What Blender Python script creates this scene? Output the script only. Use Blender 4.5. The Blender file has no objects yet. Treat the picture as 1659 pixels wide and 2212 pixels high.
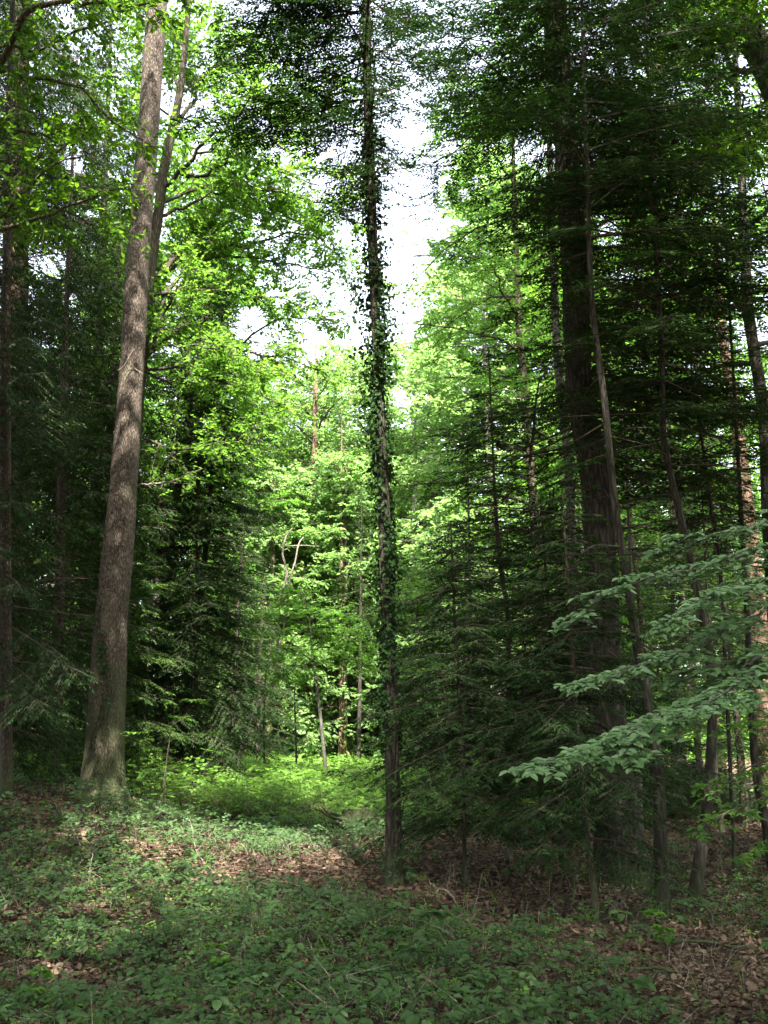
import bpy, math, random
import numpy as np
from mathutils import Vector

# ------------------------------------------------------------------ camera, sky, sun, exposure
C = bpy.context.scene
COL = C.collection
PITCH = math.radians(11.5)
FPX = 2303.0                                   # focal length in pixels of a 1659 x 2212 view
cam_d = bpy.data.cameras.new("camera")
cam = bpy.data.objects.new("camera", cam_d)
COL.objects.link(cam)
CAMZ = 1.65
cam.location = (0, 0, CAMZ)
cam.rotation_euler = (math.radians(90) + PITCH, 0, 0)
cam_d.sensor_fit = 'VERTICAL'
cam_d.sensor_height = 24.0
cam_d.lens = 24.0 * FPX / 2212.0
cam_d.clip_start = 0.05
cam_d.clip_end = 2000
C.camera = cam

SUN_EL, SUN_AZ = math.radians(56), math.radians(171)
world = bpy.data.worlds.new("World")
C.world = world
world.use_nodes = True
wn = world.node_tree
bg = wn.nodes.get("Background") or wn.nodes.new("ShaderNodeBackground")
wo = wn.nodes.get("World Output") or wn.nodes.new("ShaderNodeOutputWorld")
wn.links.new(bg.outputs[0], wo.inputs[0])
sky = wn.nodes.new("ShaderNodeTexSky")
sky.sky_type = 'NISHITA'
sky.sun_disc = False
sky.sun_elevation = SUN_EL
sky.sun_rotation = SUN_AZ
sky.air_density = 1.0
sky.dust_density = 4.0
sky.ozone_density = 1.0
hs = wn.nodes.new("ShaderNodeHueSaturation")
hs.inputs['Saturation'].default_value = 0.45
wn.links.new(sky.outputs[0], hs.inputs['Color'])
wn.links.new(hs.outputs[0], bg.inputs[0])
bg.inputs[1].default_value = 0.15
sun_d = bpy.data.lights.new("sun", 'SUN')
sun_d.energy = 5.0
sun_d.angle = math.radians(0.6)
sun_d.color = (1.0, 0.95, 0.86)
sun = bpy.data.objects.new("sun", sun_d)
COL.objects.link(sun)
SDIR = Vector((math.sin(SUN_AZ) * math.cos(SUN_EL), math.cos(SUN_AZ) * math.cos(SUN_EL), math.sin(SUN_EL)))
sun.rotation_euler = SDIR.to_track_quat('Z', 'Y').to_euler()
sun.location = (20, 30, 60)
C.view_settings.view_transform = 'Standard'
C.view_settings.look = 'None'
C.view_settings.gamma = 1.0
C.view_settings.exposure = 3.05
C.render.engine = 'CYCLES'
C.cycles.max_bounces = 8
C.cycles.diffuse_bounces = 4
C.cycles.glossy_bounces = 2
C.cycles.transmission_bounces = 4
C.cycles.caustics_reflective = False
C.cycles.caustics_refractive = False
C.cycles.use_denoising = True

# ------------------------------------------------------------------ helpers
RNG = np.random.default_rng(11)
random.seed(5)
UP = np.array([0.0, 0.0, 1.0])


def V(*a):
    return np.array(a, float)


def nrm(a):
    return a / np.maximum(np.linalg.norm(a, axis=-1, keepdims=True), 1e-9)


def P(px, py, d):
    """world point seen at pixel (px, py) of the 1659 x 2212 view, at world distance y = d"""
    x = (px - 829.5) / FPX
    y = (1106.0 - py) / FPX
    s = d / (math.cos(PITCH) - y * math.sin(PITCH))
    return V(s * x, d, CAMZ + s * (math.sin(PITCH) + y * math.cos(PITCH)))


def proj(p):
    q = p - V(0, 0, CAMZ)
    f = q[..., 1] * math.cos(PITCH) + q[..., 2] * math.sin(PITCH)
    u = -q[..., 1] * math.sin(PITCH) + q[..., 2] * math.cos(PITCH)
    f = np.where(np.abs(f) < 1e-3, 1e-3, f)
    return 829.5 + FPX * q[..., 0] / f, 1106.0 - FPX * u / f, f


def vnoise(x, y, seed=0):
    xi = np.floor(x).astype(np.int64)
    yi = np.floor(y).astype(np.int64)
    fx, fy = x - xi, y - yi
    fx = fx * fx * (3 - 2 * fx)
    fy = fy * fy * (3 - 2 * fy)

    def h(a, b):
        n = (a * 374761393 + b * 668265263 + seed * 974711) & 0x7fffffff
        n = ((n ^ (n >> 13)) * 1274126177) & 0x7fffffff
        return ((n ^ (n >> 16)) & 0xffff) / 65535.0
    return (h(xi, yi) * (1 - fx) + h(xi + 1, yi) * fx) * (1 - fy) + (h(xi, yi + 1) * (1 - fx) + h(xi + 1, yi + 1) * fx) * fy


def sstep(a, b, x):
    t = np.clip((x - a) / (b - a), 0, 1)
    return t * t * (3 - 2 * t)


def ground_z(x, y):
    x = np.asarray(x, float)
    y = np.asarray(y, float)
    bank = 0.75 * sstep(-1.0, -6.0, x) * sstep(8, 15, y) * (1 - 0.6 * sstep(20, 34, y))
    n = 0.16 * (vnoise(x * .35, y * .35, 1) - .5) + 0.10 * (vnoise(x * 1.1, y * 1.1, 2) - .5) + 0.05 * (vnoise(x * 3, y * 3, 3) - .5)
    n = n * sstep(2, 5, np.hypot(x, y) + 1)
    far = 0.012 * np.maximum(y - 46, 0) + 0.3 * sstep(8, 20, x) * sstep(14, 26, y)
    return bank + n + far


def G(px, py, dmax=90):
    """ground point under a pixel"""
    a, b = P(px, py, 1.0), P(px, py, 2.0)
    dd = b - a
    last = None
    for t in np.arange(3.0, dmax, 0.1):
        q = a + dd * (t - 1)
        if q[2] <= float(ground_z(q[0], q[1])):
            return V(q[0], q[1], float(ground_z(q[0], q[1])))
    return V(q[0], q[1], float(ground_z(q[0], q[1])))


class MB:
    """collects triangles and quads (numpy) and links them as one mesh object"""

    def __init__(self):
        self.v, self.q, self.t, self.n = [], [], [], 0
        self.qm, self.tm, self.qa, self.ta = [], [], [], []

    def add(self, v, quads=None, tris=None, mat=0, tone=None):
        v = np.asarray(v, float).reshape(-1, 3)
        if quads is not None and len(quads):
            quads = np.asarray(quads, np.int64)
            self.q.append(quads + self.n)
            self.qm.append(np.full(len(quads), mat, np.int32))
            self.qa.append(np.full(len(quads), .5) if tone is None else np.broadcast_to(tone, (len(quads),)).astype(float))
        if tris is not None and len(tris):
            tris = np.asarray(tris, np.int64)
            self.t.append(tris + self.n)
            self.tm.append(np.full(len(tris), mat, np.int32))
            self.ta.append(np.full(len(tris), .5) if tone is None else np.broadcast_to(tone, (len(tris),)).astype(float))
        self.v.append(v)
        self.n += len(v)

    def mesh(self, name, mats, org=(0, 0, 0), smooth=False):
        me = bpy.data.meshes.new(name)
        v = np.concatenate(self.v) - np.asarray(org, float) if self.v else np.zeros((0, 3))
        q = np.concatenate(self.q) if self.q else np.zeros((0, 4), np.int64)
        t = np.concatenate(self.t) if self.t else np.zeros((0, 3), np.int64)
        me.vertices.add(len(v))
        me.vertices.foreach_set("co", v.astype(np.float32).ravel())
        idx = np.concatenate([q.ravel(), t.ravel()]).astype(np.int32)
        me.loops.add(len(idx))
        me.loops.foreach_set("vertex_index", idx)
        nq, nt = len(q), len(t)
        me.polygons.add(nq + nt)
        st = np.concatenate([np.arange(nq) * 4, nq * 4 + np.arange(nt) * 3]).astype(np.int32)
        me.polygons.foreach_set("loop_start", st)
        mi = np.concatenate([np.concatenate(self.qm) if nq else np.zeros(0, np.int32), np.concatenate(self.tm) if nt else np.zeros(0, np.int32)])
        me.polygons.foreach_set("material_index", mi.astype(np.int32))
        if smooth:
            me.polygons.foreach_set("use_smooth", np.ones(nq + nt, bool))
        else:
            me.polygons.foreach_set("use_smooth", np.zeros(nq + nt, bool))
        at = me.attributes.new("tone", 'FLOAT', 'FACE')
        tn = np.concatenate([np.concatenate(self.qa) if nq else np.zeros(0), np.concatenate(self.ta) if nt else np.zeros(0)])
        at.data.foreach_set("value", tn.astype(np.float32))
        for m in mats:
            me.materials.append(m)
        me.update(calc_edges=True)
        return me

    def build(self, name, mats, parent=None, smooth=False, loc=None):
        if not isinstance(mats, (list, tuple)):
            mats = [mats]
        org = np.array(parent.location) if parent is not None else (np.zeros(3) if loc is None else np.asarray(loc))
        o = bpy.data.objects.new(name, self.mesh(name, mats, org, smooth))
        COL.objects.link(o)
        if parent is not None:
            o.parent = parent
        elif loc is not None:
            o.location = loc
        return o


def thing(name, label, cat, loc, group=None):
    o = bpy.data.objects.new(name, None)
    o.empty_display_size = 0.2
    COL.objects.link(o)
    o.location = tuple(float(c) for c in loc)
    o["label"] = label
    o["category"] = cat
    if group:
        o["group"] = group
    return o


def tag(o, label=None, cat=None, group=None, kind=None):
    if label:
        o["label"] = label
    if cat:
        o["category"] = cat
    if group:
        o["group"] = group
    if kind:
        o["kind"] = kind
    return o


# ---- wood
def spline(pts, n):
    """Catmull-Rom resample of rows of numbers"""
    pts = np.asarray(pts, float)
    k = len(pts)
    if k == 2:
        u = np.linspace(0, 1, n)[:, None]
        return pts[0] * (1 - u) + pts[1] * u
    ext = np.vstack([2 * pts[0] - pts[1], pts, 2 * pts[-1] - pts[-2]])
    seg = np.linalg.norm(np.diff(pts[:, :3], axis=0), axis=1)
    cum = np.concatenate([[0], np.cumsum(seg)])
    u = np.linspace(0, cum[-1], n)
    i = np.clip(np.searchsorted(cum, u, side='right') - 1, 0, k - 2)
    t = ((u - cum[i]) / np.maximum(seg[i], 1e-9))[:, None]
    a, b, c, d = ext[i], ext[i + 1], ext[i + 2], ext[i + 3]
    return .5 * (2 * b + (c - a) * t + (2 * a - 5 * b + 4 * c - d) * t ** 2 + (3 * b - a - 3 * c + d) * t ** 3)


def frames(p):
    t = nrm(np.gradient(p, axis=0))
    ref = np.where(np.abs(t[:, 2:3]) > .8, V(1, 0, 0), UP)
    a = nrm(np.cross(ref, t))
    b = np.cross(t, a)
    return t, a, b


def tube(mb, p, r, sides=8, mat=0, rough=0.0, lobes=None, cap=False, tone=.5, seed=0):
    """a tube along points p with radii r; rough = relative lumpiness, lobes = (count, depth array) for root flares"""
    p = np.asarray(p, float)
    n = len(p)
    r = np.broadcast_to(np.asarray(r, float), (n,))
    t, a, b = frames(p)
    # keep one reference across the tube so that it does not twist
    if np.abs(t[:, 2]).mean() > .6:
        a = nrm(V(1, 0, 0) - t * t[:, 0:1])
        b = np.cross(t, a)
    th = np.linspace(0, 2 * np.pi, sides, endpoint=False)
    rr = np.repeat(r[:, None], sides, 1)
    if rough:
        s = np.concatenate([[0], np.cumsum(np.linalg.norm(np.diff(p, axis=0), axis=1))])
        A = np.cos(th)[None, :] * 3 + 40 + seed * 7.3
        B = np.sin(th)[None, :] * 3 + s[:, None] * 1.5 + seed * 3.1
        rr = rr * (1 + rough * (vnoise(A + 0 * B, B, 5) - .5) * 2 + rough * .6 * (vnoise(A * 3 + 0 * B, B * 3, 6) - .5) * 2)
    if lobes is not None:
        k, dep = lobes
        ph = seed * 1.7
        rr = rr * (1 + np.asarray(dep)[:, None] * (np.cos(k * th + ph) * .6 + .4 * np.cos((k + 2) * th + 2.1 * ph))[None, :])
    v = p[:, None, :] + rr[..., None] * (np.cos(th)[None, :, None] * a[:, None, :] + np.sin(th)[None, :, None] * b[:, None, :])
    i = np.arange(n - 1)[:, None] * sides
    j = np.arange(sides)[None, :]
    k = (j + 1) % sides
    q = np.stack([i + j, i + k, i + sides + k, i + sides + j], -1).reshape(-1, 4)
    mb.add(v.reshape(-1, 3), q, None, mat, tone)
    if cap:
        c = np.vstack([v[-1], p[-1][None]])
        tr = [[x, (x + 1) % sides, sides] for x in range(sides)]
        mb.add(c, None, tr, mat, tone)


def sticks(mb, p0, p1, r0, r1, mat=1):
    """many three-sided sticks at once"""
    p0, p1 = np.asarray(p0, float), np.asarray(p1, float)
    n = len(p0)
    if n == 0:
        return
    t = nrm(p1 - p0)
    ref = np.where(np.abs(t[:, 2:3]) > .8, V(1, 0, 0), UP)
    a = nrm(np.cross(ref, t))
    b = np.cross(t, a)
    th = np.array([0, 2.094, 4.189])
    o = np.cos(th)[None, :, None] * a[:, None, :] + np.sin(th)[None, :, None] * b[:, None, :]
    r0 = np.broadcast_to(np.asarray(r0, float), (n,))[:, None, None]
    r1 = np.broadcast_to(np.asarray(r1, float), (n,))[:, None, None]
    v = np.concatenate([p0[:, None] + o * r0, p1[:, None] + o * r1], 1)
    base = np.arange(n)[:, None, None] * 6
    q = np.array([[0, 1, 4, 3], [1, 2, 5, 4], [2, 0, 3, 5]])[None]
    mb.add(v.reshape(-1, 3), (base + q).reshape(-1, 4), None, mat)


# ---- leaves
def diamonds(mb, p, d, nn, L, W, mat=0, tone=None, mid=.42):
    n = len(p)
    if n == 0:
        return
    d = nrm(d)
    s = nrm(np.cross(nn, d))
    u = np.cross(d, s)
    L = np.broadcast_to(np.asarray(L, float), (n,))[:, None]
    W = np.broadcast_to(np.asarray(W, float), (n,))[:, None]
    m = p + d * L * mid
    v = np.stack([p, m + s * W * .5 + u * W * .12, p + d * L, m - s * W * .5 + u * W * .12], 1)
    q = np.arange(n)[:, None] * 4 + np.arange(4)[None]
    mb.add(v.reshape(-1, 3), q, None, mat, RNG.random(n) if tone is None else tone)


def ovals(mb, p, d, nn, L, W, mat=0, tone=None, fold=.14, droop=.12):
    """leaf of two halves folded on the midrib"""
    n = len(p)
    if n == 0:
        return
    d = nrm(d)
    s = nrm(np.cross(nn, d))
    u = np.cross(d, s)
    L = np.broadcast_to(np.asarray(L, float), (n,))[:, None]
    W = np.broadcast_to(np.asarray(W, float), (n,))[:, None]
    dr = u * L * droop
    tip = p + d * L - dr
    m1 = p + d * L * .32
    m2 = p + d * L * .70 - dr * .35
    f = u * W * fold
    v = np.stack([p, m1 + s * W * .46 + f, m2 + s * W * .40 + f, tip, m2 - s * W * .40 + f, m1 - s * W * .46 + f], 1)
    b = np.arange(n)[:, None, None] * 6
    q = np.array([[0, 1, 2, 3], [0, 3, 4, 5]])[None]
    tn = RNG.random(n) if tone is None else np.broadcast_to(tone, (n,))
    mb.add(v.reshape(-1, 3), (b + q).reshape(-1, 4), None, mat, np.repeat(tn, 2))


# gaps of open sky in the canopy (view ellipses: x, y, half width, half height): few leaves grow there
GAPS = [(60, 640, 26, 16), (195, 470, 16, 20), (1260, 420, 14, 12), (1430, 590, 22, 10), (1560, 560, 12, 9), (1120, 330, 22, 10), (1040, 250, 16, 10), (1240, 130, 10, 8), (970, 320, 20, 16), (20, 560, 16, 26), (890, 230, 32, 90), (890, 395, 56, 38), (880, 560, 58, 80), (752, 60, 20, 40), (762, 250, 16, 70), (690, 402, 66, 34), (745, 330, 40, 40),
        (540, 700, 56, 52), (560, 765, 50, 24), (428, 232, 40, 20), (480, 225, 14, 10), (870, 680, 46, 60), (1315, 498, 50, 48), (1350, 596, 66, 20), (105, 570, 60, 36),
        (150, 640, 22, 20), (165, 345, 34, 50), (235, 215, 30, 40), (600, 330, 34, 20), (350, 480, 20, 40), (380, 600, 20, 30), (318, 22, 20, 14), (1600, 130, 26, 16), (865, 860, 24, 40),
        (550, 18, 44, 14), (905, 1130, 24, 12), (640, 300, 16, 9), (560, 335, 14, 9), (1000, 420, 20, 16), (950, 170, 14, 10), (1190, 500, 14, 10), (1500, 440, 12, 8)]


def in_gap(p, keep=.06):
    """True for points that stay"""
    px, py, f = proj(p)
    w = np.ones(len(p))
    for (gx, gy, a, b) in GAPS:
        r = np.sqrt(((px - gx) / a) ** 2 + ((py - gy) / b) ** 2) * 1.22
        w = np.minimum(w, keep + (1 - keep) * sstep(.75, 1.2, r))
    return RNG.random(len(p)) < w


def rnd(n, s=1.0):
    return RNG.normal(0, s, (n, 3))


class Shoots:
    """straight or bent level-2 shoots: start, direction, length, bend"""

    def __init__(self):
        self.s, self.d, self.l = [], [], []

    def along(self, path, n, length, t0=.2, angle=.9, flat=.5, up=.05, taper=.6, tip=.6):
        path = np.asarray(path)
        k = len(path)
        tt = t0 + (1 - t0) * (np.arange(n) + RNG.random(n)) / n
        f = tt * (k - 1)
        i = np.minimum(f.astype(int), k - 2)
        p = path[i] + (path[i + 1] - path[i]) * (f - i)[:, None]
        t = nrm(path[i + 1] - path[i])
        side = nrm(np.cross(t, UP + rnd(n, .05 if flat > .9 else .15 if flat > .4 else .8)))
        sg = np.where(np.arange(n) % 2 == 0, 1., -1.)[:, None]
        ang = angle * RNG.uniform(.7, 1.25, n)[:, None]
        d = nrm(t * np.cos(ang) + side * sg * np.sin(ang) + UP * up + rnd(n, .04 + .45 * (1 - flat)))
        self.s.append(p)
        self.d.append(d)
        self.l.append(length * (1 - taper * (tt - t0)) * RNG.uniform(.6, 1.2, n))
        # the path's own end carries on as a shoot
        self.s.append(path[-1:])
        self.d.append(nrm(path[-1:] - path[-2:-1]))
        self.l.append(np.array([length * tip]))

    def arr(self):
        return np.concatenate(self.s), np.concatenate(self.d), np.concatenate(self.l)


def leafage(mb, sh, twigs=7, twig_len=.55, leaves=8, leaf=.08, wl=.6, bend=-.12, flat=.5, wood=.012, oval=False, gap=None, tilt=.45, twig_wood=True, cut=None, face=(0, 0, 0)):
    """twigs and leaves on all shoots: leaves are material 0, wood material 1"""
    S, D, L = sh.arr()
    if cut is not None:
        k = cut(S + D * L[:, None] * .6)
        S, D, L = S[k], D[k], L[k]
    n = len(S)
    B = np.zeros((n, 3))
    B[:, 2] = bend * L * RNG.uniform(.3, 1.6, n)

    def at(i, t):
        return S[i] + D[i] * (L[i] * t)[:, None] + B[i] * (t ** 2)[:, None]
    i0 = np.arange(n)
    m, e = at(i0, np.full(n, .5)), at(i0, np.ones(n))
    sticks(mb, S, m, wood * L ** .5, wood * .65 * L ** .5)
    sticks(mb, m, e, wood * .65 * L ** .5, wood * .3)
    i = np.repeat(i0, twigs)
    N = len(i)
    t = RNG.uniform(.12, 1.0, N)
    p = at(i, t)
    tg = nrm(D[i] * L[i][:, None] + 2 * B[i] * t[:, None])
    side = nrm(np.cross(tg, UP + rnd(N, .05 if flat > .9 else .2 if flat > .4 else .8)))
    sg = np.where(RNG.random(N) < .5, 1., -1.)[:, None]
    d = nrm(tg * .65 + side * sg * .8 + rnd(N, .05 + .48 * (1 - flat)))
    l = twig_len * RNG.uniform(.5, 1.2, N) * (1 - .4 * t)
    e = p + d * l[:, None]
    e[:, 2] -= .08 * l
    if gap is not None:
        k = in_gap(e, gap)
        p, d, l, e = p[k], d[k], l[k], e[k]
        N = len(p)
    if twig_wood:
        sticks(mb, p, e, wood * .35, wood * .15)
    j = np.repeat(np.arange(N), leaves)
    M = len(j)
    tt = np.tile((np.arange(leaves) + .7) / leaves, N) + RNG.uniform(-.06, .06, M)
    q = p[j] + (e[j] - p[j]) * tt[:, None]
    dd = nrm(e[j] - p[j])
    sd = nrm(np.cross(dd, UP + rnd(M, .15)))
    s2 = np.where(np.tile(np.arange(leaves) % 2, N) == 0, 1., -1.)[:, None]
    ld = nrm(dd * .6 + sd * s2 * .8 + rnd(M, .14 if flat > .9 else .28) + V(0, 0, -.18))
    nn = nrm(UP + np.asarray(face, float) + rnd(M, tilt))
    if any(face):
        ld = nrm(ld - nn * (ld * nn).sum(-1, keepdims=True))
    sz = leaf * RNG.uniform(.6, 1.2, M)
    tone = np.clip(RNG.random(N)[j] * .5 + RNG.random(M) * .5, 0, 1)
    (ovals if oval else diamonds)(mb, q, ld, nn, sz, sz * wl, 0, tone)


def conifer_foliage(mb, S, az, L, slope, curve, sp1=.12, sp2=.050, strip=.085, sw=.022, hang=.22, wood=.011, gap=None, lod=1.0, ratio=.40, roll=.5, bare=0.12):
    """flat drooping sprays: every branch carries side twigs, every side twig short needle-bearing shoots"""
    n = len(S)
    out = np.stack([np.sin(az), np.cos(az), 0 * az], 1)

    def at(i, t):
        x = L[i] * t
        return S[i] + out[i] * x[:, None] + UP * (slope[i] * x + curve[i] * x * x)[:, None]

    def tan(i, t):
        return nrm(out[i] + UP * (slope[i] + 2 * curve[i] * L[i] * t)[:, None])
    i0 = np.arange(n)
    prev = S
    for a in (.33, .66, 1.0):
        e = at(i0, np.full(n, a))
        sticks(mb, prev, e, wood * np.sqrt(L) * (1.25 - a), wood * np.sqrt(L) * (1.02 - a) + .002)
        prev = e
    cnt = np.maximum(3, np.ceil(L * (1 - bare) / (sp1 * lod) * 2)).astype(int)
    i = np.repeat(i0, cnt)
    k = np.arange(len(i)) - np.repeat(np.cumsum(cnt) - cnt, cnt)
    t = bare + (1 - bare) * (k + RNG.uniform(0, 1, len(i))) / cnt[i]
    t = np.clip(t, 0, 1)
    p, tg = at(i, t), tan(i, t)
    side = nrm(np.cross(tg, UP))
    sg = np.where(k % 2 == 0, 1., -1.)[:, None]
    ang = RNG.uniform(.75, 1.15, len(i))[:, None]
    d = nrm(tg * np.cos(ang) + side * sg * np.sin(ang) + UP * (-hang * RNG.uniform(.3, 1.7, len(i)))[:, None] + rnd(len(i), .07))
    l = (ratio * L[i] * (1 - t) ** .75 * np.minimum(1, .45 + 2.0 * t) + .10) * RNG.uniform(.7, 1.15, len(i))
    thin = RNG.uniform(.75, 1.0, n)
    kp = RNG.random(len(p)) < thin[i] * (.78 + .4 * vnoise(p[:, 0] * 1.6 + p[:, 1] * .7, p[:, 2] * 1.6 + p[:, 1] * .5, 17))
    if gap is not None:
        kp &= in_gap(p + d * (l * .6)[:, None], gap)
    p, d, l, side, tg = p[kp], d[kp], l[kp], side[kp], tg[kp]
    N = len(p)
    e = p + d * l[:, None]
    sticks(mb, p, e, wood * .30, wood * .12)
    c2 = np.maximum(2, np.ceil(l / (sp2 * lod) * 2)).astype(int)
    j = np.repeat(np.arange(N), c2)
    k2 = np.arange(len(j)) - np.repeat(np.cumsum(c2) - c2, c2)
    t2 = (k2 + RNG.uniform(.2, 1, len(j))) / c2[j]
    q = p[j] + (e[j] - p[j]) * np.clip(t2, 0, 1)[:, None]
    s2 = nrm(np.cross(d[j], UP))
    sg2 = np.where(k2 % 2 == 0, 1., -1.)[:, None]
    last = (k2 >= c2[j] - 1)[:, None]
    a2 = np.where(last[:, 0], 0.08, RNG.uniform(.6, 1.05, len(j)))[:, None]
    d2 = nrm(d[j] * np.cos(a2) + s2 * sg2 * np.sin(a2) + rnd(len(j), .10) + UP * (-hang * .6))
    ln = strip * RNG.uniform(.55, 1.25, len(j)) * np.sqrt(lod)
    nn = nrm(UP + rnd(len(j), roll))
    tone = np.clip(RNG.random(n)[i[kp]][j] * .45 + .55 * RNG.random(len(j)) * (.6 + .4 * t2), 0, 1)
    diamonds(mb, q, d2, nn, ln, sw * lod * RNG.uniform(.8, 1.3, len(j)), 0, tone, mid=.38)

# ------------------------------------------------------------------ materials
def nt_new(name):
    m = bpy.data.materials.new(name)
    m.use_nodes = True
    t = m.node_tree
    t.nodes.clear()
    out = t.nodes.new("ShaderNodeOutputMaterial")
    return m, t, out


def leaf_mat(name, lo, hi, tlo, thi, rough=.5, spec=.35, trans=.42):
    m, t, out = nt_new(name)
    N, L = t.nodes, t.links
    at = N.new("ShaderNodeAttribute")
    at.attribute_name = "tone"
    oi = N.new("ShaderNodeObjectInfo")
    ad = N.new("ShaderNodeMath")
    ad.operation = 'MULTIPLY_ADD'
    ad.inputs[1].default_value = .25
    L.new(oi.outputs['Random'], ad.inputs[0])
    sb = N.new("ShaderNodeMath")
    sb.operation = 'SUBTRACT'
    sb.inputs[1].default_value = .12
    L.new(at.outputs['Fac'], sb.inputs[0])
    L.new(sb.outputs[0], ad.inputs[2])
    mx = N.new("ShaderNodeMix")
    mx.data_type = 'RGBA'
    mx.inputs[6].default_value = (*lo, 1)
    mx.inputs[7].default_value = (*hi, 1)
    L.new(ad.outputs[0], mx.inputs[0])
    mt = N.new("ShaderNodeMix")
    mt.data_type = 'RGBA'
    mt.inputs[6].default_value = (*tlo, 1)
    mt.inputs[7].default_value = (*thi, 1)
    L.new(ad.outputs[0], mt.inputs[0])
    pb = N.new("ShaderNodeBsdfPrincipled")
    pb.inputs['Roughness'].default_value = rough
    pb.inputs['Specular IOR Level'].default_value = spec
    L.new(mx.outputs[2], pb.inputs['Base Color'])
    tr = N.new("ShaderNodeBsdfTranslucent")
    L.new(mt.outputs[2], tr.inputs[0])
    ms = N.new("ShaderNodeMixShader")
    ms.inputs[0].default_value = trans
    L.new(pb.outputs[0], ms.inputs[1])
    L.new(tr.outputs[0], ms.inputs[2])
    L.new(ms.outputs[0], out.inputs[0])
    return m


def bark_mat(name, dark, light, moss=None, moss_amt=0.0, scale=9.0, stretch=.22, bump=.6, moss_h=1.2, plates=False):
    m, t, out = nt_new(name)
    N, L = t.nodes, t.links
    tc = N.new("ShaderNodeTexCoord")
    mp = N.new("ShaderNodeMapping")
    mp.inputs['Scale'].default_value = (scale, scale, scale * stretch)
    L.new(tc.outputs['Object'], mp.inputs[0])
    nz = N.new("ShaderNodeTexNoise")
    nz.inputs['Scale'].default_value = 2.2
    nz.inputs['Detail'].default_value = 7
    nz.inputs['Roughness'].default_value = .65
    L.new(mp.outputs[0], nz.inputs[0])
    vo = N.new("ShaderNodeTexVoronoi")
    vo.feature = 'DISTANCE_TO_EDGE'
    vo.inputs['Scale'].default_value = 2.0
    wob = N.new("ShaderNodeVectorMath")
    wob.operation = 'MULTIPLY_ADD'
    wob.inputs[1].default_value = (.6, .6, .6)
    L.new(nz.outputs['Color'], wob.inputs[0])
    L.new(mp.outputs[0], wob.inputs[2])
    L.new(wob.outputs[0], vo.inputs[0])
    rp = N.new("ShaderNodeValToRGB")
    rp.color_ramp.elements[0].position = .0
    rp.color_ramp.elements[1].position = .22 if plates else .35
    L.new(vo.outputs['Distance'], rp.inputs[0])
    hm = N.new("ShaderNodeMath")
    hm.operation = 'MULTIPLY'
    L.new(rp.outputs[0], hm.inputs[0])
    L.new(nz.outputs['Fac'], hm.inputs[1])
    cr = N.new("ShaderNodeValToRGB")
    cr.color_ramp.elements[0].position = .05
    cr.color_ramp.elements[0].color = (*dark, 1)
    cr.color_ramp.elements[1].position = .62
    cr.color_ramp.elements[1].color = (*light, 1)
    L.new(hm.outputs[0], cr.inputs[0])
    col = cr.outputs[0]
    # large patches: lichen grey against red-brown
    n2 = N.new("ShaderNodeTexNoise")
    n2.inputs['Scale'].default_value = 1.7
    n2.inputs['Detail'].default_value = 5
    L.new(tc.outputs['Object'], n2.inputs[0])
    if moss is not None:
        sx = N.new("ShaderNodeSeparateXYZ")
        L.new(tc.outputs['Object'], sx.inputs[0])
        mr = N.new("ShaderNodeMapRange")
        mr.inputs[1].default_value = moss_h
        mr.inputs[2].default_value = 0.0
        mr.inputs[3].default_value = 0.0
        mr.inputs[4].default_value = 1.0
        L.new(sx.outputs[2], mr.inputs[0])
        a = N.new("ShaderNodeMath")
        a.operation = 'MULTIPLY_ADD'
        a.inputs[1].default_value = .45
        a.inputs[2].default_value = moss_amt - .35
        L.new(mr.outputs[0], a.inputs[0])
        b = N.new("ShaderNodeMath")
        b.operation = 'ADD'
        L.new(a.outputs[0], b.inputs[0])
        L.new(n2.outputs['Fac'], b.inputs[1])
        r2 = N.new("ShaderNodeValToRGB")
        r2.color_ramp.elements[0].position = .42
        r2.color_ramp.elements[1].position = .68
        L.new(b.outputs[0], r2.inputs[0])
        mx = N.new("ShaderNodeMix")
        mx.data_type = 'RGBA'
        mx.inputs[7].default_value = (*moss, 1)
        L.new(col, mx.inputs[6])
        s = N.new("ShaderNodeMath")
        s.operation = 'MULTIPLY'
        L.new(r2.outputs[0], s.inputs[0])
        L.new(nz.outputs['Fac'], s.inputs[1])
        s2 = N.new("ShaderNodeMath")
        s2.operation = 'MULTIPLY'
        s2.inputs[1].default_value = 1.5
        s2.use_clamp = True
        L.new(s.outputs[0], s2.inputs[0])
        L.new(s2.outputs[0], mx.inputs[0])
        col = mx.outputs[2]
    pb = N.new("ShaderNodeBsdfPrincipled")
    pb.inputs['Roughness'].default_value = .9
    pb.inputs['Specular IOR Level'].default_value = .15
    L.new(col, pb.inputs['Base Color'])
    bp = N.new("ShaderNodeBump")
    bp.inputs['Strength'].default_value = bump
    bp.inputs['Distance'].default_value = .03
    L.new(hm.outputs[0], bp.inputs['Height'])
    L.new(bp.outputs[0], pb.inputs['Normal'])
    L.new(pb.outputs[0], out.inputs[0])
    return m


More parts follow.
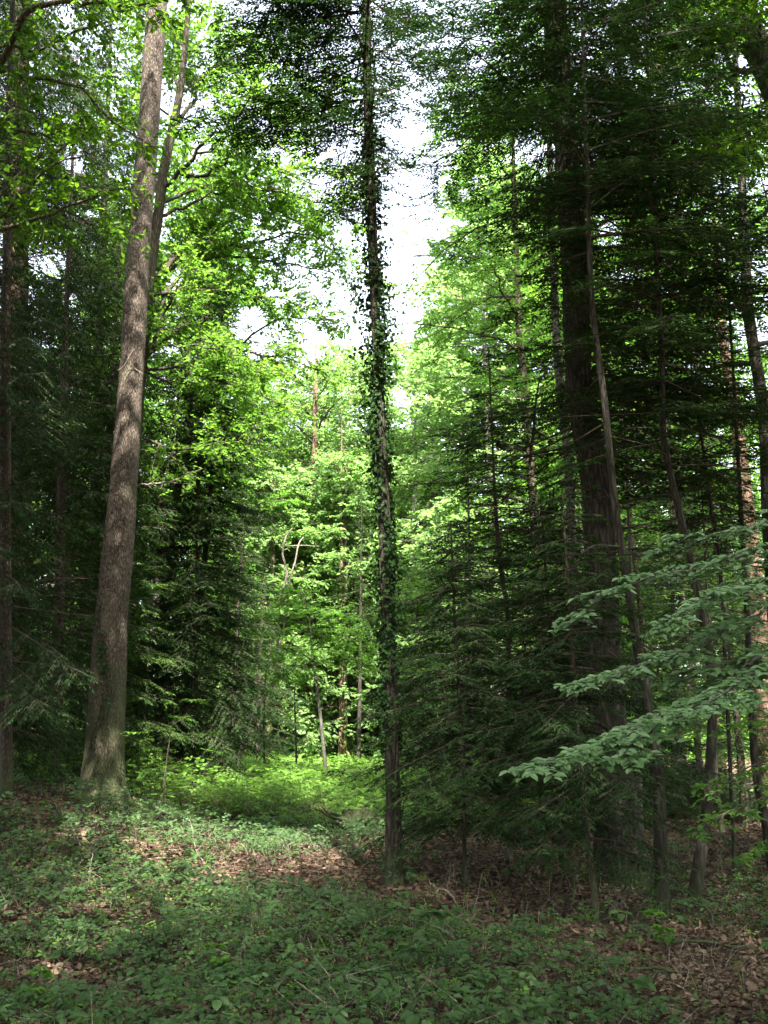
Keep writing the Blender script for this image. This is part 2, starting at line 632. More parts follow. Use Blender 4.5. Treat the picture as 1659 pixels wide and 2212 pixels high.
M = {}
M['pine_bark'] = bark_mat('pine_bark', (.052, .040, .031), (.15, .120, .095), (.07, .085, .035), .20, 18, .27, 1.0, 2.8, True)
M['fir_bark'] = bark_mat('fir_bark', (.020, .017, .013), (.072, .062, .050), (.04, .05, .02), .04, 9, .2, .9, 1.2)
M['slim_bark'] = bark_mat('slim_bark', (.035, .028, .021), (.115, .09, .07), (.06, .075, .03), .14, 16, .35, .6, 1.0)
M['oak_bark'] = bark_mat('oak_bark', (.05, .042, .03), (.17, .145, .105), (.11, .12, .035), .30, 10, .2, .9, 3.0)
M['beech_bark'] = bark_mat('beech_bark', (.075, .07, .058), (.155, .145, .125), (.07, .09, .035), .18, 6, .6, .25, 1.6)
M['red_bark'] = bark_mat('red_bark', (.09, .055, .038), (.25, .165, .115), (.10, .12, .04), .12, 10, .25, .8, 2.5)
M['dead_wood'] = bark_mat('dead_wood', (.14, .115, .09), (.34, .29, .235), None, 0, 14, .3, .4)
M['rot_wood'] = bark_mat('rot_wood', (.018, .014, .011), (.07, .052, .04), (.04, .06, .02), .2, 12, .5, 1.0)
M['shaded_oak_bark'] = bark_mat('shaded_oak_bark', (.03, .025, .018), (.10, .085, .06), (.07, .08, .025), .24, 10, .2, .9, 3.0)  # oak bark again, with shade put into a darker colour
M['twig'] = bark_mat('twig', (.035, .028, .02), (.085, .07, .052), None, 0, 14, .5, .2)
M['needle_fir'] = leaf_mat('needle_fir', (.008, .021, .006), (.024, .053, .012), (.012, .038, .006), (.040, .10, .012), .6, .10, .25)
M['needle_spruce'] = leaf_mat('needle_spruce', (.016, .036, .012), (.050, .095, .026), (.025, .06, .010), (.09, .17, .025), .55, .18, .30)
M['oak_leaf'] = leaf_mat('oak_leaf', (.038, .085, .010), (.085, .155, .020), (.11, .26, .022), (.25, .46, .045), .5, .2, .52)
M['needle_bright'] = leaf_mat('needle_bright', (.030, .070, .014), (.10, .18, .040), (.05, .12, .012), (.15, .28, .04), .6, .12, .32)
M['sunlit_leaf'] = leaf_mat('sunlit_leaf', (.065, .130, .040), (.145, .225, .080), (.17, .34, .06), (.34, .55, .14), .5, .2, .52)  # leaf colour lightened to put sunlight into the trees at the centre
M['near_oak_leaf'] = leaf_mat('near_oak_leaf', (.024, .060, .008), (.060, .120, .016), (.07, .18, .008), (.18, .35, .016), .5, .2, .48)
M['beech_leaf'] = leaf_mat('beech_leaf', (.032, .085, .014), (.075, .150, .026), (.09, .24, .022), (.20, .42, .045), .5, .2, .50)
M['low_beech_leaf'] = leaf_mat('low_beech_leaf', (.048, .112, .036), (.150, .235, .098), (.07, .17, .03), (.12, .26, .05), .45, .45, .25)
M['ivy_leaf'] = leaf_mat('ivy_leaf', (.010, .028, .008), (.032, .068, .016), (.02, .06, .006), (.06, .14, .015), .6, .10, .25)
M['bramble_leaf'] = leaf_mat('bramble_leaf', (.022, .052, .016), (.062, .112, .038), (.05, .13, .012), (.11, .23, .03), .55, .18, .33)
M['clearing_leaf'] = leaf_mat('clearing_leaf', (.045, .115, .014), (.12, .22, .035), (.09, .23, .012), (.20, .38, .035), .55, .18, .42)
M['litter'] = leaf_mat('litter', (.026, .016, .011), (.22, .150, .105), (.05, .025, .012), (.16, .10, .05), .7, .12, .15)


def ground_material():
    m, t, out = nt_new('forest_floor')
    N, L = t.nodes, t.links
    tc = N.new("ShaderNodeTexCoord")
    n1 = N.new("ShaderNodeTexNoise")
    n1.inputs['Scale'].default_value = .9
    n1.inputs['Detail'].default_value = 6
    L.new(tc.outputs['Object'], n1.inputs[0])
    v = N.new("ShaderNodeTexVoronoi")
    v.inputs['Scale'].default_value = 16
    v.inputs['Randomness'].default_value = 1
    L.new(tc.outputs['Object'], v.inputs[0])
    cr = N.new("ShaderNodeValToRGB")
    e = cr.color_ramp.elements
    e[0].position, e[0].color = .1, (.022, .015, .010, 1)
    e[1].position, e[1].color = .9, (.20, .135, .09, 1)
    x = cr.color_ramp.elements.new(.5)
    x.color = (.075, .048, .032, 1)
    sx = N.new("ShaderNodeSeparateColor")
    L.new(v.outputs['Color'], sx.inputs[0])
    L.new(sx.outputs[0], cr.inputs[0])
    mx = N.new("ShaderNodeMix")
    mx.data_type = 'RGBA'
    mx.inputs[7].default_value = (.03, .021, .015, 1)
    L.new(cr.outputs[0], mx.inputs[6])
    rp = N.new("ShaderNodeValToRGB")
    rp.color_ramp.elements[0].position = .45
    rp.color_ramp.elements[1].position = .65
    L.new(n1.outputs['Fac'], rp.inputs[0])
    L.new(rp.outputs[0], mx.inputs[0])
    pb = N.new("ShaderNodeBsdfPrincipled")
    pb.inputs['Roughness'].default_value = .95
    pb.inputs['Specular IOR Level'].default_value = .1
    L.new(mx.outputs[2], pb.inputs['Base Color'])
    bp = N.new("ShaderNodeBump")
    bp.inputs['Strength'].default_value = .8
    bp.inputs['Distance'].default_value = .04
    L.new(v.outputs['Distance'], bp.inputs['Height'])
    L.new(bp.outputs[0], pb.inputs['Normal'])
    L.new(pb.outputs[0], out.inputs[0])
    return m


M['floor'] = ground_material()

# ------------------------------------------------------------------ ground
def build_ground():
    def axis(lo, hi, fine, far):
        core = np.arange(lo, hi + 1e-6, fine)
        out, s, x = [], fine, hi
        while x < far:
            s *= 1.25
            x += s
            out.append(x)
        neg, s, x = [], fine, lo
        while x > -far:
            s *= 1.25
            x -= s
            neg.append(x)
        return np.concatenate([neg[::-1], core, out])
    xs, ys = axis(-22, 22, .22, 600), axis(2, 50, .22, 600)
    X, Y = np.meshgrid(xs, ys)
    Z = ground_z(X, Y)
    ny, nx = X.shape
    v = np.stack([X, Y, Z], -1).reshape(-1, 3)
    i = (np.arange(ny - 1)[:, None] * nx + np.arange(nx - 1)[None]).ravel()
    q = np.stack([i, i + 1, i + nx + 1, i + nx], -1)
    mb = MB()
    mb.add(v, q)
    o = mb.build('ground', M['floor'], smooth=True)
    tag(o, kind='structure')


build_ground()

# ------------------------------------------------------------------ tree builders
def trunk_path(pix, d, height=None, sink=.12, lean_y=0.0):
    """pix rows (px, py, width px) from the base up, at world distance d -> rows (x, y, z, radius)"""
    rows = []
    for (px, py, w) in pix:
        q = P(px, py, d)
        rows.append([q[0], q[1], q[2], w * np.linalg.norm(q - V(0, 0, CAMZ)) / FPX * .5])
    rows = np.array(rows)
    gz = float(ground_z(rows[0, 0], rows[0, 1]))
    rows[0, 2] = min(rows[0, 2], gz) if rows[0, 2] < gz + .3 else rows[0, 2]
    if rows[0, 2] > gz:
        t = rows[1] - rows[0]
        k = (rows[0, 2] - gz) / max(t[2], .1)
        rows = np.vstack([rows[0] - t * k * V(1, 1, 1, .25), rows])
    rows[0, 2] = gz - sink
    if height:
        top = rows[-1]
        if height > top[2]:
            dirn = (rows[-1] - rows[-2])
            s = (height - top[2]) / max(dirn[2], .1)
            add = top + dirn * s * V(.6, 1, 1, 0)
            mid = (top + add) / 2
            mid[3], add[3] = top[3] * .62, max(.015, top[3] * .12)
            rows = np.vstack([rows, mid, add])
    rows[:, 1] += lean_y * np.maximum(0, rows[:, 2])
    return rows


def make_trunk(root, rows, mat, sides=14, flare=.5, flare_h=.5, rough=.05, seed=0, step=.25, name='trunk'):
    n = max(8, int((rows[-1, 2] - rows[0, 2]) / step))
    r = spline(rows, min(n, 110))
    # extra rings near the foot
    z = r[:, 2] - rows[0, 2]
    foot = spline(rows, 400)
    foot = foot[foot[:, 2] - rows[0, 2] < flare_h * 2][::6]
    r = np.vstack([foot, r[z > flare_h * 2 + .05]])
    z = r[:, 2] - rows[0, 2]
    rad = r[:, 3] * (1 + flare * np.exp(-z / (flare_h * .45)))
    mb = MB()
    tube(mb, r[:, :3], rad, sides, 0, rough, (5, .42 * flare * np.exp(-z / (flare_h * .6))), cap=True, seed=seed)
    return mb.build(name, mat, root, smooth=True)


def at_z(rows, z):
    return np.array([np.interp(z, rows[:, 2], rows[:, k]) for k in range(4)]).T


def conifer_crown(root, rows, z0, z1, Lmax, spacing=.45, per=5, mat='needle_fir', slope=(-.05, .35), curve=-.05, lodz=None, gap=None, cut=None,
                  hang=.1, lod=1.0, name='crown', bottom=.6, power=.8, **kw):
    mb = MB()
    nW = max(2, int((z1 - z0) / spacing))
    z = np.repeat(np.linspace(z0, z1 - .1, nW), per) + RNG.uniform(-.4, .4, nW * per) * spacing
    az = np.tile(np.arange(per) * 2 * np.pi / per, nW) + np.repeat(RNG.uniform(0, 6.28, nW), per) + RNG.normal(0, .35, nW * per)
    u = np.clip((z - z0) / (z1 - z0), 0, 1)
    L = Lmax * (1 - u) ** power * np.minimum(1, bottom + 2.2 * u) * np.where(RNG.random(len(z)) < .16, RNG.uniform(.25, .6, len(z)), RNG.uniform(.7, 1.15, len(z))) + .15
    S = at_z(rows, z)[:, :3]
    sl = slope[0] + (slope[1] - slope[0]) * u + RNG.normal(0, .12, len(z))
    cv = curve * RNG.uniform(.5, 1.5, len(z)) / np.maximum(L, 1) * 2
    out = np.stack([np.sin(az), np.cos(az), sl * .8], 1)
    keep = np.ones(len(z), bool)
    if cut is not None:
        keep &= cut(S, S + out * L[:, None] * .8)
    sel = keep
    for (a, b, l) in ((-99, lodz if lodz else 999, lod), (lodz if lodz else 999, 999, lod * 2.4)):
        k = sel & (z >= a) & (z < b)
        if k.sum():
            conifer_foliage(mb, S[k], az[k], L[k], sl[k], cv[k], hang=hang, gap=gap, lod=l, **kw)
    return mb.build(name, [M[mat], M['twig']], root)


def bare_branches(root, rows, z0, z1, n, L, mat='twig', name='dead_branch', droop=-.12, r=.012):
    """thin leafless lower boughs, each a part of its own"""
    for k in range(n):
        mb = MB()
        z = RNG.uniform(z0, z1)
        s = at_z(rows, np.array([z]))[0]
        a = RNG.uniform(0, 6.28)
        l = L * RNG.uniform(.5, 1.2)
        d = V(math.sin(a), math.cos(a), RNG.uniform(-.25, .2))
        pts = [s[:3], s[:3] + d * l * .5 + V(0, 0, droop * l * .3) + RNG.normal(0, .04, 3), s[:3] + d * l + V(0, 0, droop * l) + RNG.normal(0, .06, 3)]
        p = spline(np.array(pts), 6)
        tube(mb, p, np.linspace(r, r * .35, 6), 4)
        m = RNG.integers(3, 7)
        i = RNG.integers(2, 5, m)
        sd = nrm(np.cross(nrm(p[i + 1] - p[i]), UP)) * np.where(RNG.random(m) < .5, 1, -1)[:, None]
        e = p[i] + (nrm(p[i + 1] - p[i]) * .5 + sd * .8 + rnd(m, .2)) * (l * RNG.uniform(.15, .4, m))[:, None]
        sticks(mb, p[i], e, r * .4, r * .15, 0)
        mb.build(name, M[mat], root, smooth=True)


def limb(root, pts, mat, r0, r1, n=14, name='limb', wob=.03, seed=0):
    p = spline(np.asarray(pts, float), n)
    p[1:-1] += RNG.normal(0, wob, (n - 2, 3))
    mb = MB()
    tube(mb, p, np.linspace(r0, r1, n) if r1 < r0 else np.full(n, r0), 7, 0, .08, seed=seed, cap=True)
    mb.build(name, mat, root, smooth=True)
    return p


def pixline(pts, d0, d1=None):
    d1 = d0 if d1 is None else d1
    k = len(pts)
    return np.array([P(x, y, d0 + (d1 - d0) * i / max(1, k - 1)) for i, (x, y) in enumerate(pts)])


def auto_limbs(rows, z0, z1, n, L, up=(.5, .9), az=None, droop=-.10, npts=7):
    """limb paths sprouting from a trunk"""
    out = []
    for k in range(n):
        u = (k + RNG.random()) / n
        z = z0 + (z1 - z0) * u
        s = at_z(rows, np.array([z]))[0]
        a = (k * 2.4 + RNG.uniform(-.5, .5)) if az is None else RNG.uniform(*az)
        e = up[0] + (up[1] - up[0]) * u + RNG.normal(0, .12)
        l = L * (1 - .55 * u) * RNG.uniform(.7, 1.15)
        d = V(math.sin(a) * math.cos(e), math.cos(a) * math.cos(e), math.sin(e))
        pts = [s[:3]]
        for j in range(1, npts):
            d = nrm(d + RNG.normal(0, .13, 3) + V(0, 0, droop))
            pts.append(pts[-1] + d * l / (npts - 1))
        out.append((np.array(pts), max(.012, min(s[3] * .45, .012 + .016 * l))))
    return out

# ------------------------------------------------------------------ the trees one can tell apart
def D(px, py):
    return float(G(px, py)[1])


def root_of(name, label, rows, cat='tree', group=None):
    return thing(name, label, cat, (rows[0, 0], rows[0, 1], float(ground_z(rows[0, 0], rows[0, 1]))), group)


def leaf_crown(root, shoots, mat, name='crown', **kw):
    mb = MB()
    leafage(mb, shoots, **kw)
    return mb.build(name, [M[mat], M['twig']], root)


# tall pine with flaky bark, left
dA = 18.0
rows = trunk_path([(226, 1690, 80), (226, 1606, 77), (240, 1356, 68), (262, 1106, 58), (281, 850, 50), (299, 553, 46), (319, 300, 41),
                   (336, 50, 38), (345, -80, 36), (356, -250, 33)], dA, 27)
t_pine = root_of('pine_tree', 'tall straight tree with thick pinkish grey flaky trunk, thickest on the left of the clearing', rows)
make_trunk(t_pine, rows, M['pine_bark'], 48, .48, .8, .06, 1, .10)
conifer_crown(t_pine, rows, 16.5, 27, 3.2, .8, 4, 'needle_spruce', lod=2.2, slope=(.1, .6))
pine_rows = rows
for pts, r in (([(303, 753), (288, 756), (268, 790), (254, 800)], .009), ([(290, 795), (310, 808)], .006), ([(300, 397), (322, 395)], .012)):
    p = spline(pixline(pts, dA - .38), 9)
    mb = MB()
    tube(mb, p, np.linspace(r, r * .4, 9), 5)
    mb.build('dead_branch', M['dead_wood'], t_pine, smooth=True)
mb = MB()
p = spline(pixline([(286, 1050), (320, 1045), (350, 1042), (380, 1040), (408, 1024), (437, 1012)], dA, 17.6), 16)
p[1:-1] += RNG.normal(0, .02, (14, 3))
tube(mb, p, np.linspace(.022, .006, 16), 5)
for a, b in ((4, (345, 1030)), (8, (412, 1046)), (11, (425, 1030)), (3, (330, 1058))):
    sticks(mb, p[a:a + 1], P(b[0], b[1], 17.7)[None], .008, .003, 0)
mb.build('dead_branch', M['dead_wood'], t_pine, smooth=True)

# mossy oak behind it
dB = 20.5
rows = trunk_path([(240, 1672, 40), (247, 1606, 38), (260, 1356, 33), (281, 1050, 30), (305, 770, 28), (328, 560, 22), (345, 440, 21), (352, 378, 20), (372, 280, 18),
                   (388, 201, 15), (400, 100, 12), (412, -40, 8)], dB, 19.5)
t_oak = root_of('oak_tree', 'mossy oak close behind the flaky trunk, its branches spreading right under bright leaves', rows)
make_trunk(t_oak, rows, M['shaded_oak_bark'], 16, .2, .6, .08, 2)
sh = Shoots()
for pts, r0, d1 in (([(352, 405), (385, 370), (420, 332), (470, 290), (520, 235), (565, 185)], .055, 19.5),
                    ([(392, 374), (430, 378), (465, 362), (510, 340), (560, 300)], .05, 19.8),
                    ([(320, 700), (350, 655), (385, 605), (420, 560), (450, 515), (520, 470)], .06, 21.5),
                    ([(312, 800), (330, 745), (352, 690), (372, 640), (400, 590)], .05, 20.0),
                    ([(325, 638), (370, 632), (415, 625), (455, 624), (490, 633), (560, 636), (640, 655)], .045, 22),
                    ([(318, 752), (350, 750), (380, 745), (430, 750), (490, 755), (560, 790)], .03, 19.6),
                    ([(312, 800), (360, 822), (420, 822), (500, 825), (545, 840), (592, 866)], .03, 20.5),
                    ([(300, 940), (380, 975), (440, 968), (500, 948), (552, 922)], .03, 19.5),
                    ([(372, 280), (420, 210), (450, 150), (520, 90)], .05, 22),
                    ([(388, 201), (370, 120), (420, 40)], .04, 22.5),
                    ([(345, 440), (320, 330), (270, 250), (215, 190)], .05, 22.5),
                    ([(330, 600), (420, 540), (540, 530), (640, 500), (700, 520)], .05, 23),
                    ([(325, 620), (420, 500), (520, 440), (620, 470)], .05, 23.5),
                    ([(340, 470), (430, 430), (520, 400), (590, 420)], .04, 21.5),
                    ([(315, 770), (420, 700), (520, 760), (610, 770), (690, 800)], .04, 23),
                    ([(330, 600), (450, 560), (600, 560), (720, 590)], .04, 24), ([(345, 440), (450, 400), (560, 440), (660, 490), (740, 560)], .04, 24),
                    ([(388, 201), (450, 160), (560, 200), (640, 230)], .035, 23), ([(312, 800), (450, 780), (600, 690), (720, 690)], .04, 24),
                    ([(400, 100), (340, 40), (270, -20)], .03, 22), ([(470, 290), (560, 290), (650, 345), (735, 385)], .03, 22), ([(520, 400), (620, 420), (700, 440), (750, 470)], .03, 23), ([(420, 332), (520, 330), (620, 380), (690, 400)], .03, 21), ([(450, 150), (560, 110), (660, 160), (740, 230)], .03, 22), ([(372, 280), (330, 180), (300, 90)], .03, 22)):
    p = limb(t_oak, pixline(pts, dB, d1), M['shaded_oak_bark'], r0, .012, wob=.035, seed=len(pts))
    sh.along(p, int(9 + 5 * np.linalg.norm(p[-1] - p[0])), 1.25, .15, 1.0, .3, .12)
leaf_crown(t_oak, sh, 'oak_leaf', twigs=8, twig_len=.5, leaves=8, leaf=.105, wl=.62, flat=.3, gap=.16, tilt=.6, wood=.011)

# near oak whose boughs hang in from the left
dC = 11.0
rows = trunk_path([(-190, 1790, 110), (-175, 1400, 90), (-160, 900, 80), (-130, 300, 70), (-100, -200, 55)], dC, 22)
t_oak2 = root_of('oak_tree', 'near oak outside the left edge, its dark leafy boughs crossing the top left', rows)
make_trunk(t_oak2, rows, M['oak_bark'], 16, .3, .6, .07, 3)
sh = Shoots()
for pts, r0, d0, d1 in (([(-120, 250), (-40, 190), (0, 130), (30, 80), (50, 30), (45, -30)], .075, 11, 10),
                        ([(40, 45), (70, 20), (110, 12), (200, 6), (290, 10), (380, -10)], .035, 10, 9.5),
                        ([(-120, 560), (-60, 530), (0, 500), (60, 480), (125, 460), (200, 427), (270, 405)], .035, 11, 10.5),
                        ([(-130, 520), (-60, 470), (0, 420), (75, 350), (140, 318), (200, 275)], .032, 11, 11),
                        ([(-130, 560), (-50, 510), (0, 470), (50, 415), (120, 352), (200, 330)], .03, 11, 10.6),
                        ([(-110, 220), (-20, 150), (75, 165), (120, 172), (170, 195), (240, 255), (285, 290), (328, 316)], .03, 11, 11.5),
                        ([(-120, 360), (-40, 330), (20, 290), (110, 288), (170, 280)], .025, 11, 12),
                        ([(-130, 470), (-30, 470), (110, 455), (190, 480), (250, 498)], .02, 11, 11.5),
                        ([(-110, 190), (0, 100), (90, 110), (170, 60), (260, 40)], .03, 11, 11),
                        ([(45, -30), (110, -60), (220, -60), (330, -50), (420, 0)], .03, 10, 11)):
    p = limb(t_oak2, pixline(pts, d0, d1), M['oak_bark'], r0, .009, wob=.02, seed=len(pts))
    vis = p[len(p) // 4:]
    sh.along(vis, int(5 + 5 * np.linalg.norm(p[-1] - p[0])), .62, .05, 1.0, .3, .1)
for p, r in auto_limbs(rows, 9.5, 21.5, 70, 6.0, (.05, .8)):  # upper limbs out of view, added to shade the left side
    qx, qy, qf = proj(p)
    if not ((qx > -40) & (qy > -60) & (qf > 0)).any():
        limb(t_oak2, p, M['oak_bark'], r, .012, 9)
        sh.along(p, 20, 1.3, .15, 1.0, .3, .1)
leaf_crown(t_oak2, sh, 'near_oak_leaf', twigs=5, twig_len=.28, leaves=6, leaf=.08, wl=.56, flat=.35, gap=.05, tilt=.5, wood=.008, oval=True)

# spruces on the left
def cut_left(S, E):
    px, py, f = proj(E)
    return ~((px > 172) & (px < 480) & (E[:, 1] < 18.7)) & ~((py > 1550) & (E[:, 1] < S[:, 1] + .3)) & (py < 1640)


rows = trunk_path([(14, 1640, 24), (12, 1200, 22), (12, 750, 20), (15, 540, 17), (20, 200, 12)], 15, 17)
t = root_of('spruce_tree', 'dark spruce with drooping boughs at the left edge, its trunk against the pale sky patch', rows)
make_trunk(t, rows, M['slim_bark'], 12, .3, .4, .05, 4)
conifer_crown(t, rows, 1.0, 8.6, 2.6, .30, 6, 'needle_fir', slope=(-.30, -.05), curve=-.05, hang=.55, bottom=.8, power=.35, gap=.05, cut=cut_left)
conifer_crown(t, rows, 8.6, 17, 1.9, .6, 4, 'needle_fir', slope=(-.1, .3), hang=.45, gap=.05, lod=1.5)
bare_branches(t, rows, 2, 8, 16, 1.9, 'slim_bark')

rows = trunk_path([(35, 1650, 46), (40, 1200, 42), (40, 700, 38), (42, 300, 34), (48, 60, 30), (52, -100, 26)], 22, 27)
t = root_of('spruce_tree', 'tall spruce with brown trunk and long hanging sprays behind the oak boughs, upper left', rows)
make_trunk(t, rows, M['red_bark'], 14, .3, .5, .05, 5)
conifer_crown(t, rows, 7.0, 27, 4.3, .36, 6, 'needle_fir', slope=(-.35, .1), curve=-.03, hang=1.0, bottom=.9, power=.5, gap=.05, lodz=19, ratio=.30)

for pix, d, H, L, lab, sd in (([(120, 1640, 26), (128, 1300, 22), (134, 1000, 18), (140, 760, 13)], 19.5, 15, 2.3, 'dense dark spruce filling the space left of the flaky trunk', 71),
                             ([(190, 1640, 26), (200, 1300, 22), (210, 900, 18), (222, 500, 14)], 25, 22, 2.6, 'tall dark spruce directly left of the flaky trunk, hanging sprays up to the top', 72),
                             ([(-60, 1640, 40), (-50, 1200, 34), (-40, 700, 26)], 17.5, 16, 2.6, 'spruce outside the left edge with black green boughs reaching in', 73)):
    rows = trunk_path(pix, d, H)
    t = root_of('spruce_tree', lab, rows)
    make_trunk(t, rows, M['slim_bark'], 10, .3, .4, .05, sd)
    conifer_crown(t, rows, 1.2, H, L, .36, 6, 'needle_fir', slope=(-.30, .05), curve=-.04, hang=.5, bottom=.8, power=.4, gap=.05, lod=1.15, lodz=14 if H < 20 else 18, cut=cut_left)
    bare_branches(t, rows, 1, 5, 10, 1.2)

rows = trunk_path([(226, 1640, 24), (230, 1300, 20), (236, 1000, 15), (244, 820, 10)], 21.5, 13)
t = root_of('spruce_tree', 'young spruce with sunlit light green tips showing right of the flaky trunk', rows)
make_trunk(t, rows, M['slim_bark'], 8, .3, .4, .05, 6)
conifer_crown(t, rows, .9, 13, 1.6, .27, 7, 'needle_bright', slope=(-.2, .2), curve=-.06, hang=.25, bottom=1, power=.55, strip=.10)

# silver firs left of the clearing
rows = trunk_path([(340, 1632, 29), (345, 1606, 26), (350, 1386, 24), (372, 1136, 24), (390, 1053, 22), (410, 903, 21), (435, 763, 19), (446, 673, 16), (452, 560, 13)], 26, 17)
t = root_of('fir_tree', 'grey brown trunk leaning right behind the dark fir, second trunk right of the flaky one', rows)
make_trunk(t, rows, M['slim_bark'], 14, .25, .5, .06, 7)
conifer_crown(t, rows, 9.5, 17, 1.5, .6, 4, 'needle_fir', slope=(-.2, .2), gap=.05, lod=1.4)
bare_branches(t, rows, 4, 10, 14, 1.1)

rows = trunk_path([(420, 1640, 13), (421, 1606, 12), (425, 1286, 9), (430, 1000, 7), (436, 850, 4)], 23.5, 12.2)
t = root_of('fir_tree', 'bushy dark green fir with layered boughs on the left side of the clearing', rows)
make_trunk(t, rows, M['slim_bark'], 8, .3, .4, .05, 8)
conifer_crown(t, rows, 1.3, 12.2, 2.2, .22, 8, 'needle_fir', slope=(-.22, .10), curve=-.06, hang=.35, bottom=.75, power=.5)
bare_branches(t, rows, .8, 3, 10, 1.0)

rows = trunk_path([(386, 1645, 20), (390, 1600, 19), (402, 1520, 18), (415, 1431, 17), (428, 1330, 15), (445, 1180, 12), (460, 1000, 9)], 24.5, 12)
t = root_of('fir_tree', 'black looking trunk slanting up to the right beneath the bushy dark fir', rows)
make_trunk(t, rows, M['fir_bark'], 12, .3, .4, .05, 9)
conifer_crown(t, rows, 4.5, 12, 2.0, .45, 5, 'needle_fir', slope=(-.1, .2), bottom=.8, power=.6)

# dead stems, curving
dD = 29.0
rows = trunk_path([(515, 1641, 11), (550, 1546, 9), (580, 1490, 8), (595, 1466, 8), (600, 1386, 6), (603, 1326, 5), (607, 1286, 5), (620, 1241, 5), (610, 1196, 4.5), (617, 1161, 4), (632, 1140, 2)], dD)
t = root_of('dead_tree', 'pale barkless crooked tree with two wavy stems rising from one leaning trunk', rows)
make_trunk(t, rows, M['dead_wood'], 8, .3, .3, .08, 10)
for pts, r0, r1, nm in (([(597, 1455), (604, 1420), (606, 1390), (612, 1366), (620, 1306), (627, 1246), (637, 1216), (645, 1176), (656, 1160)], .033, .022, 'stem'),
                        ([(592, 1470), (612, 1420), (635, 1376), (665, 1362), (700, 1362)], .035, .01, 'branch'),
                        ([(600, 1440), (590, 1425), (565, 1420), (560, 1410)], .02, .006, 'branch'), ([(606, 1430), (625, 1438), (650, 1440), (672, 1425)], .022, .006, 'branch'),
                        ([(645, 1440), (628, 1452), (614, 1466), (600, 1492)], .018, .006, 'branch'), ([(607, 1286), (630, 1282), (660, 1290)], .015, .005, 'branch'),
                        ([(617, 1180), (650, 1178), (690, 1180)], .015, .005, 'branch')):
    p = spline(pixline(pts, dD), 22)
    mb = MB()
    tube(mb, p, np.linspace(r0, r1, 22), 6, 0, .08)
    mb.build(nm, M['dead_wood'], t, smooth=True)


# broad light green shrub in the clearing
rows = trunk_path([(700, 1628, 8), (690, 1530, 7), (676, 1420, 6), (668, 1340, 4)], 28)
t = root_of('beech_tree', 'low fresh green beech spreading in the sunlight before the reddish trunk with a flared foot', rows)
make_trunk(t, rows, M['beech_bark'], 7, .3, .3, .05, 11)
sh = Shoots()
for pts in ([(674, 1400), (700, 1370), (740, 1355), (780, 1372)], [(676, 1430), (640, 1400), (600, 1370), (570, 1365)], [(672, 1380), (660, 1340), (640, 1310), (610, 1300)],
            [(678, 1440), (720, 1420), (760, 1425), (790, 1440)], [(670, 1350), (690, 1320), (720, 1320), (750, 1335)], [(680, 1450), (650, 1440), (620, 1450), (600, 1470)],
            [(672, 1400), (700, 1400), (730, 1390), (770, 1400)], [(670, 1360), (640, 1340), (600, 1330), (560, 1330)], [(678, 1430), (650, 1400), (610, 1410), (575, 1420)], [(668, 1340), (660, 1300), (650, 1280), (620, 1270)]):
    p = limb(t, pixline(pts, 28, 28 + RNG.uniform(-1.6, 1.2)), M['twig'], .02, .006)
    sh.along(p, 14, .75, .05, 1.0, .6, .05)
leaf_crown(t, sh, 'beech_leaf', twigs=8, twig_len=.4, leaves=8, leaf=.085, wl=.65, flat=.7, tilt=.35, wood=.007)

# reddish trunk with flared foot beyond the clearing
rows = trunk_path([(666, 1626, 34), (668, 1610, 26), (671, 1560, 22), (675, 1496, 19), (677, 1306, 19), (677, 1186, 18), (679, 1000, 15), (681, 850, 10)], 42, 17.5)
t = root_of('oak_tree', 'straight reddish brown trunk with a mossy flared foot at the back of the clearing', rows)
make_trunk(t, rows, M['red_bark'], 14, .5, .9, .05, 12)
sh = Shoots()
for p, r in auto_limbs(rows, 8.2, 16.5, 22, 4.6, (.15, .8)):
    limb(t, p, M['oak_bark'], r, .01, name='limb')
    sh.along(p, 14, 1.5, .15, 1.0, .3, .1)
leaf_crown(t, sh, 'sunlit_leaf', twigs=7, twig_len=.6, leaves=6, leaf=.14, wl=.65, flat=.3, gap=.05, tilt=.7, wood=.014)

# thin background stems
def stem(name, label, pix, d, bark, H=None, crown=None, sides=8, group=None, seed=0, bare=None, **kw):
    rows = trunk_path(pix, d, H)
    t = root_of(name, label, rows, 'tree', group)
    make_trunk(t, rows, M[bark], sides, .25, .4, .05, seed)
    if bare:
        bare_branches(t, rows, *bare, r=.009)
    if crown:
        z0, L = crown
        conifer_crown(t, rows, z0, rows[-1, 2], L, **{**dict(spacing=.5, per=5, mat='needle_fir', slope=(-.12, .15), lod=1.5, gap=.05), **kw})
    return t, rows


stem('fir_tree', 'slim brown conifer trunk standing straight in the middle of the clearing edge', [(736, 1640, 12), (737, 1500, 10), (737, 1216, 9)], 40, 'red_bark', 14, (6.5, 1.5), seed=21)
stem('fir_tree', 'slim dark trunk just left of the ivy covered one, at the far clearing edge', [(775, 1622, 9), (777, 1500, 8), (779, 1326, 6)], 38, 'fir_bark', 10, (5.0, 1.3), seed=22)
stem('fir_tree', 'pale thin trunk beside the slim dark one at the far clearing edge', [(786, 1616, 8), (784, 1500, 8), (782, 1380, 7)], 44, 'beech_bark', 13, (7.0, 1.4), seed=23)
stem('fir_tree', 'thin straight stem directly left of the flared reddish trunk', [(616, 1622, 8), (617, 1500, 7), (618, 1400, 6)], 41, 'slim_bark', 11, (4.5, 1.3), seed=24)
stem('fir_tree', 'short thin dark stem between the flared reddish trunk and the slim brown one', [(705, 1625, 7), (703, 1540, 6), (701, 1450, 5)], 43, 'fir_bark', 9, (3.5, 1.4), seed=25)
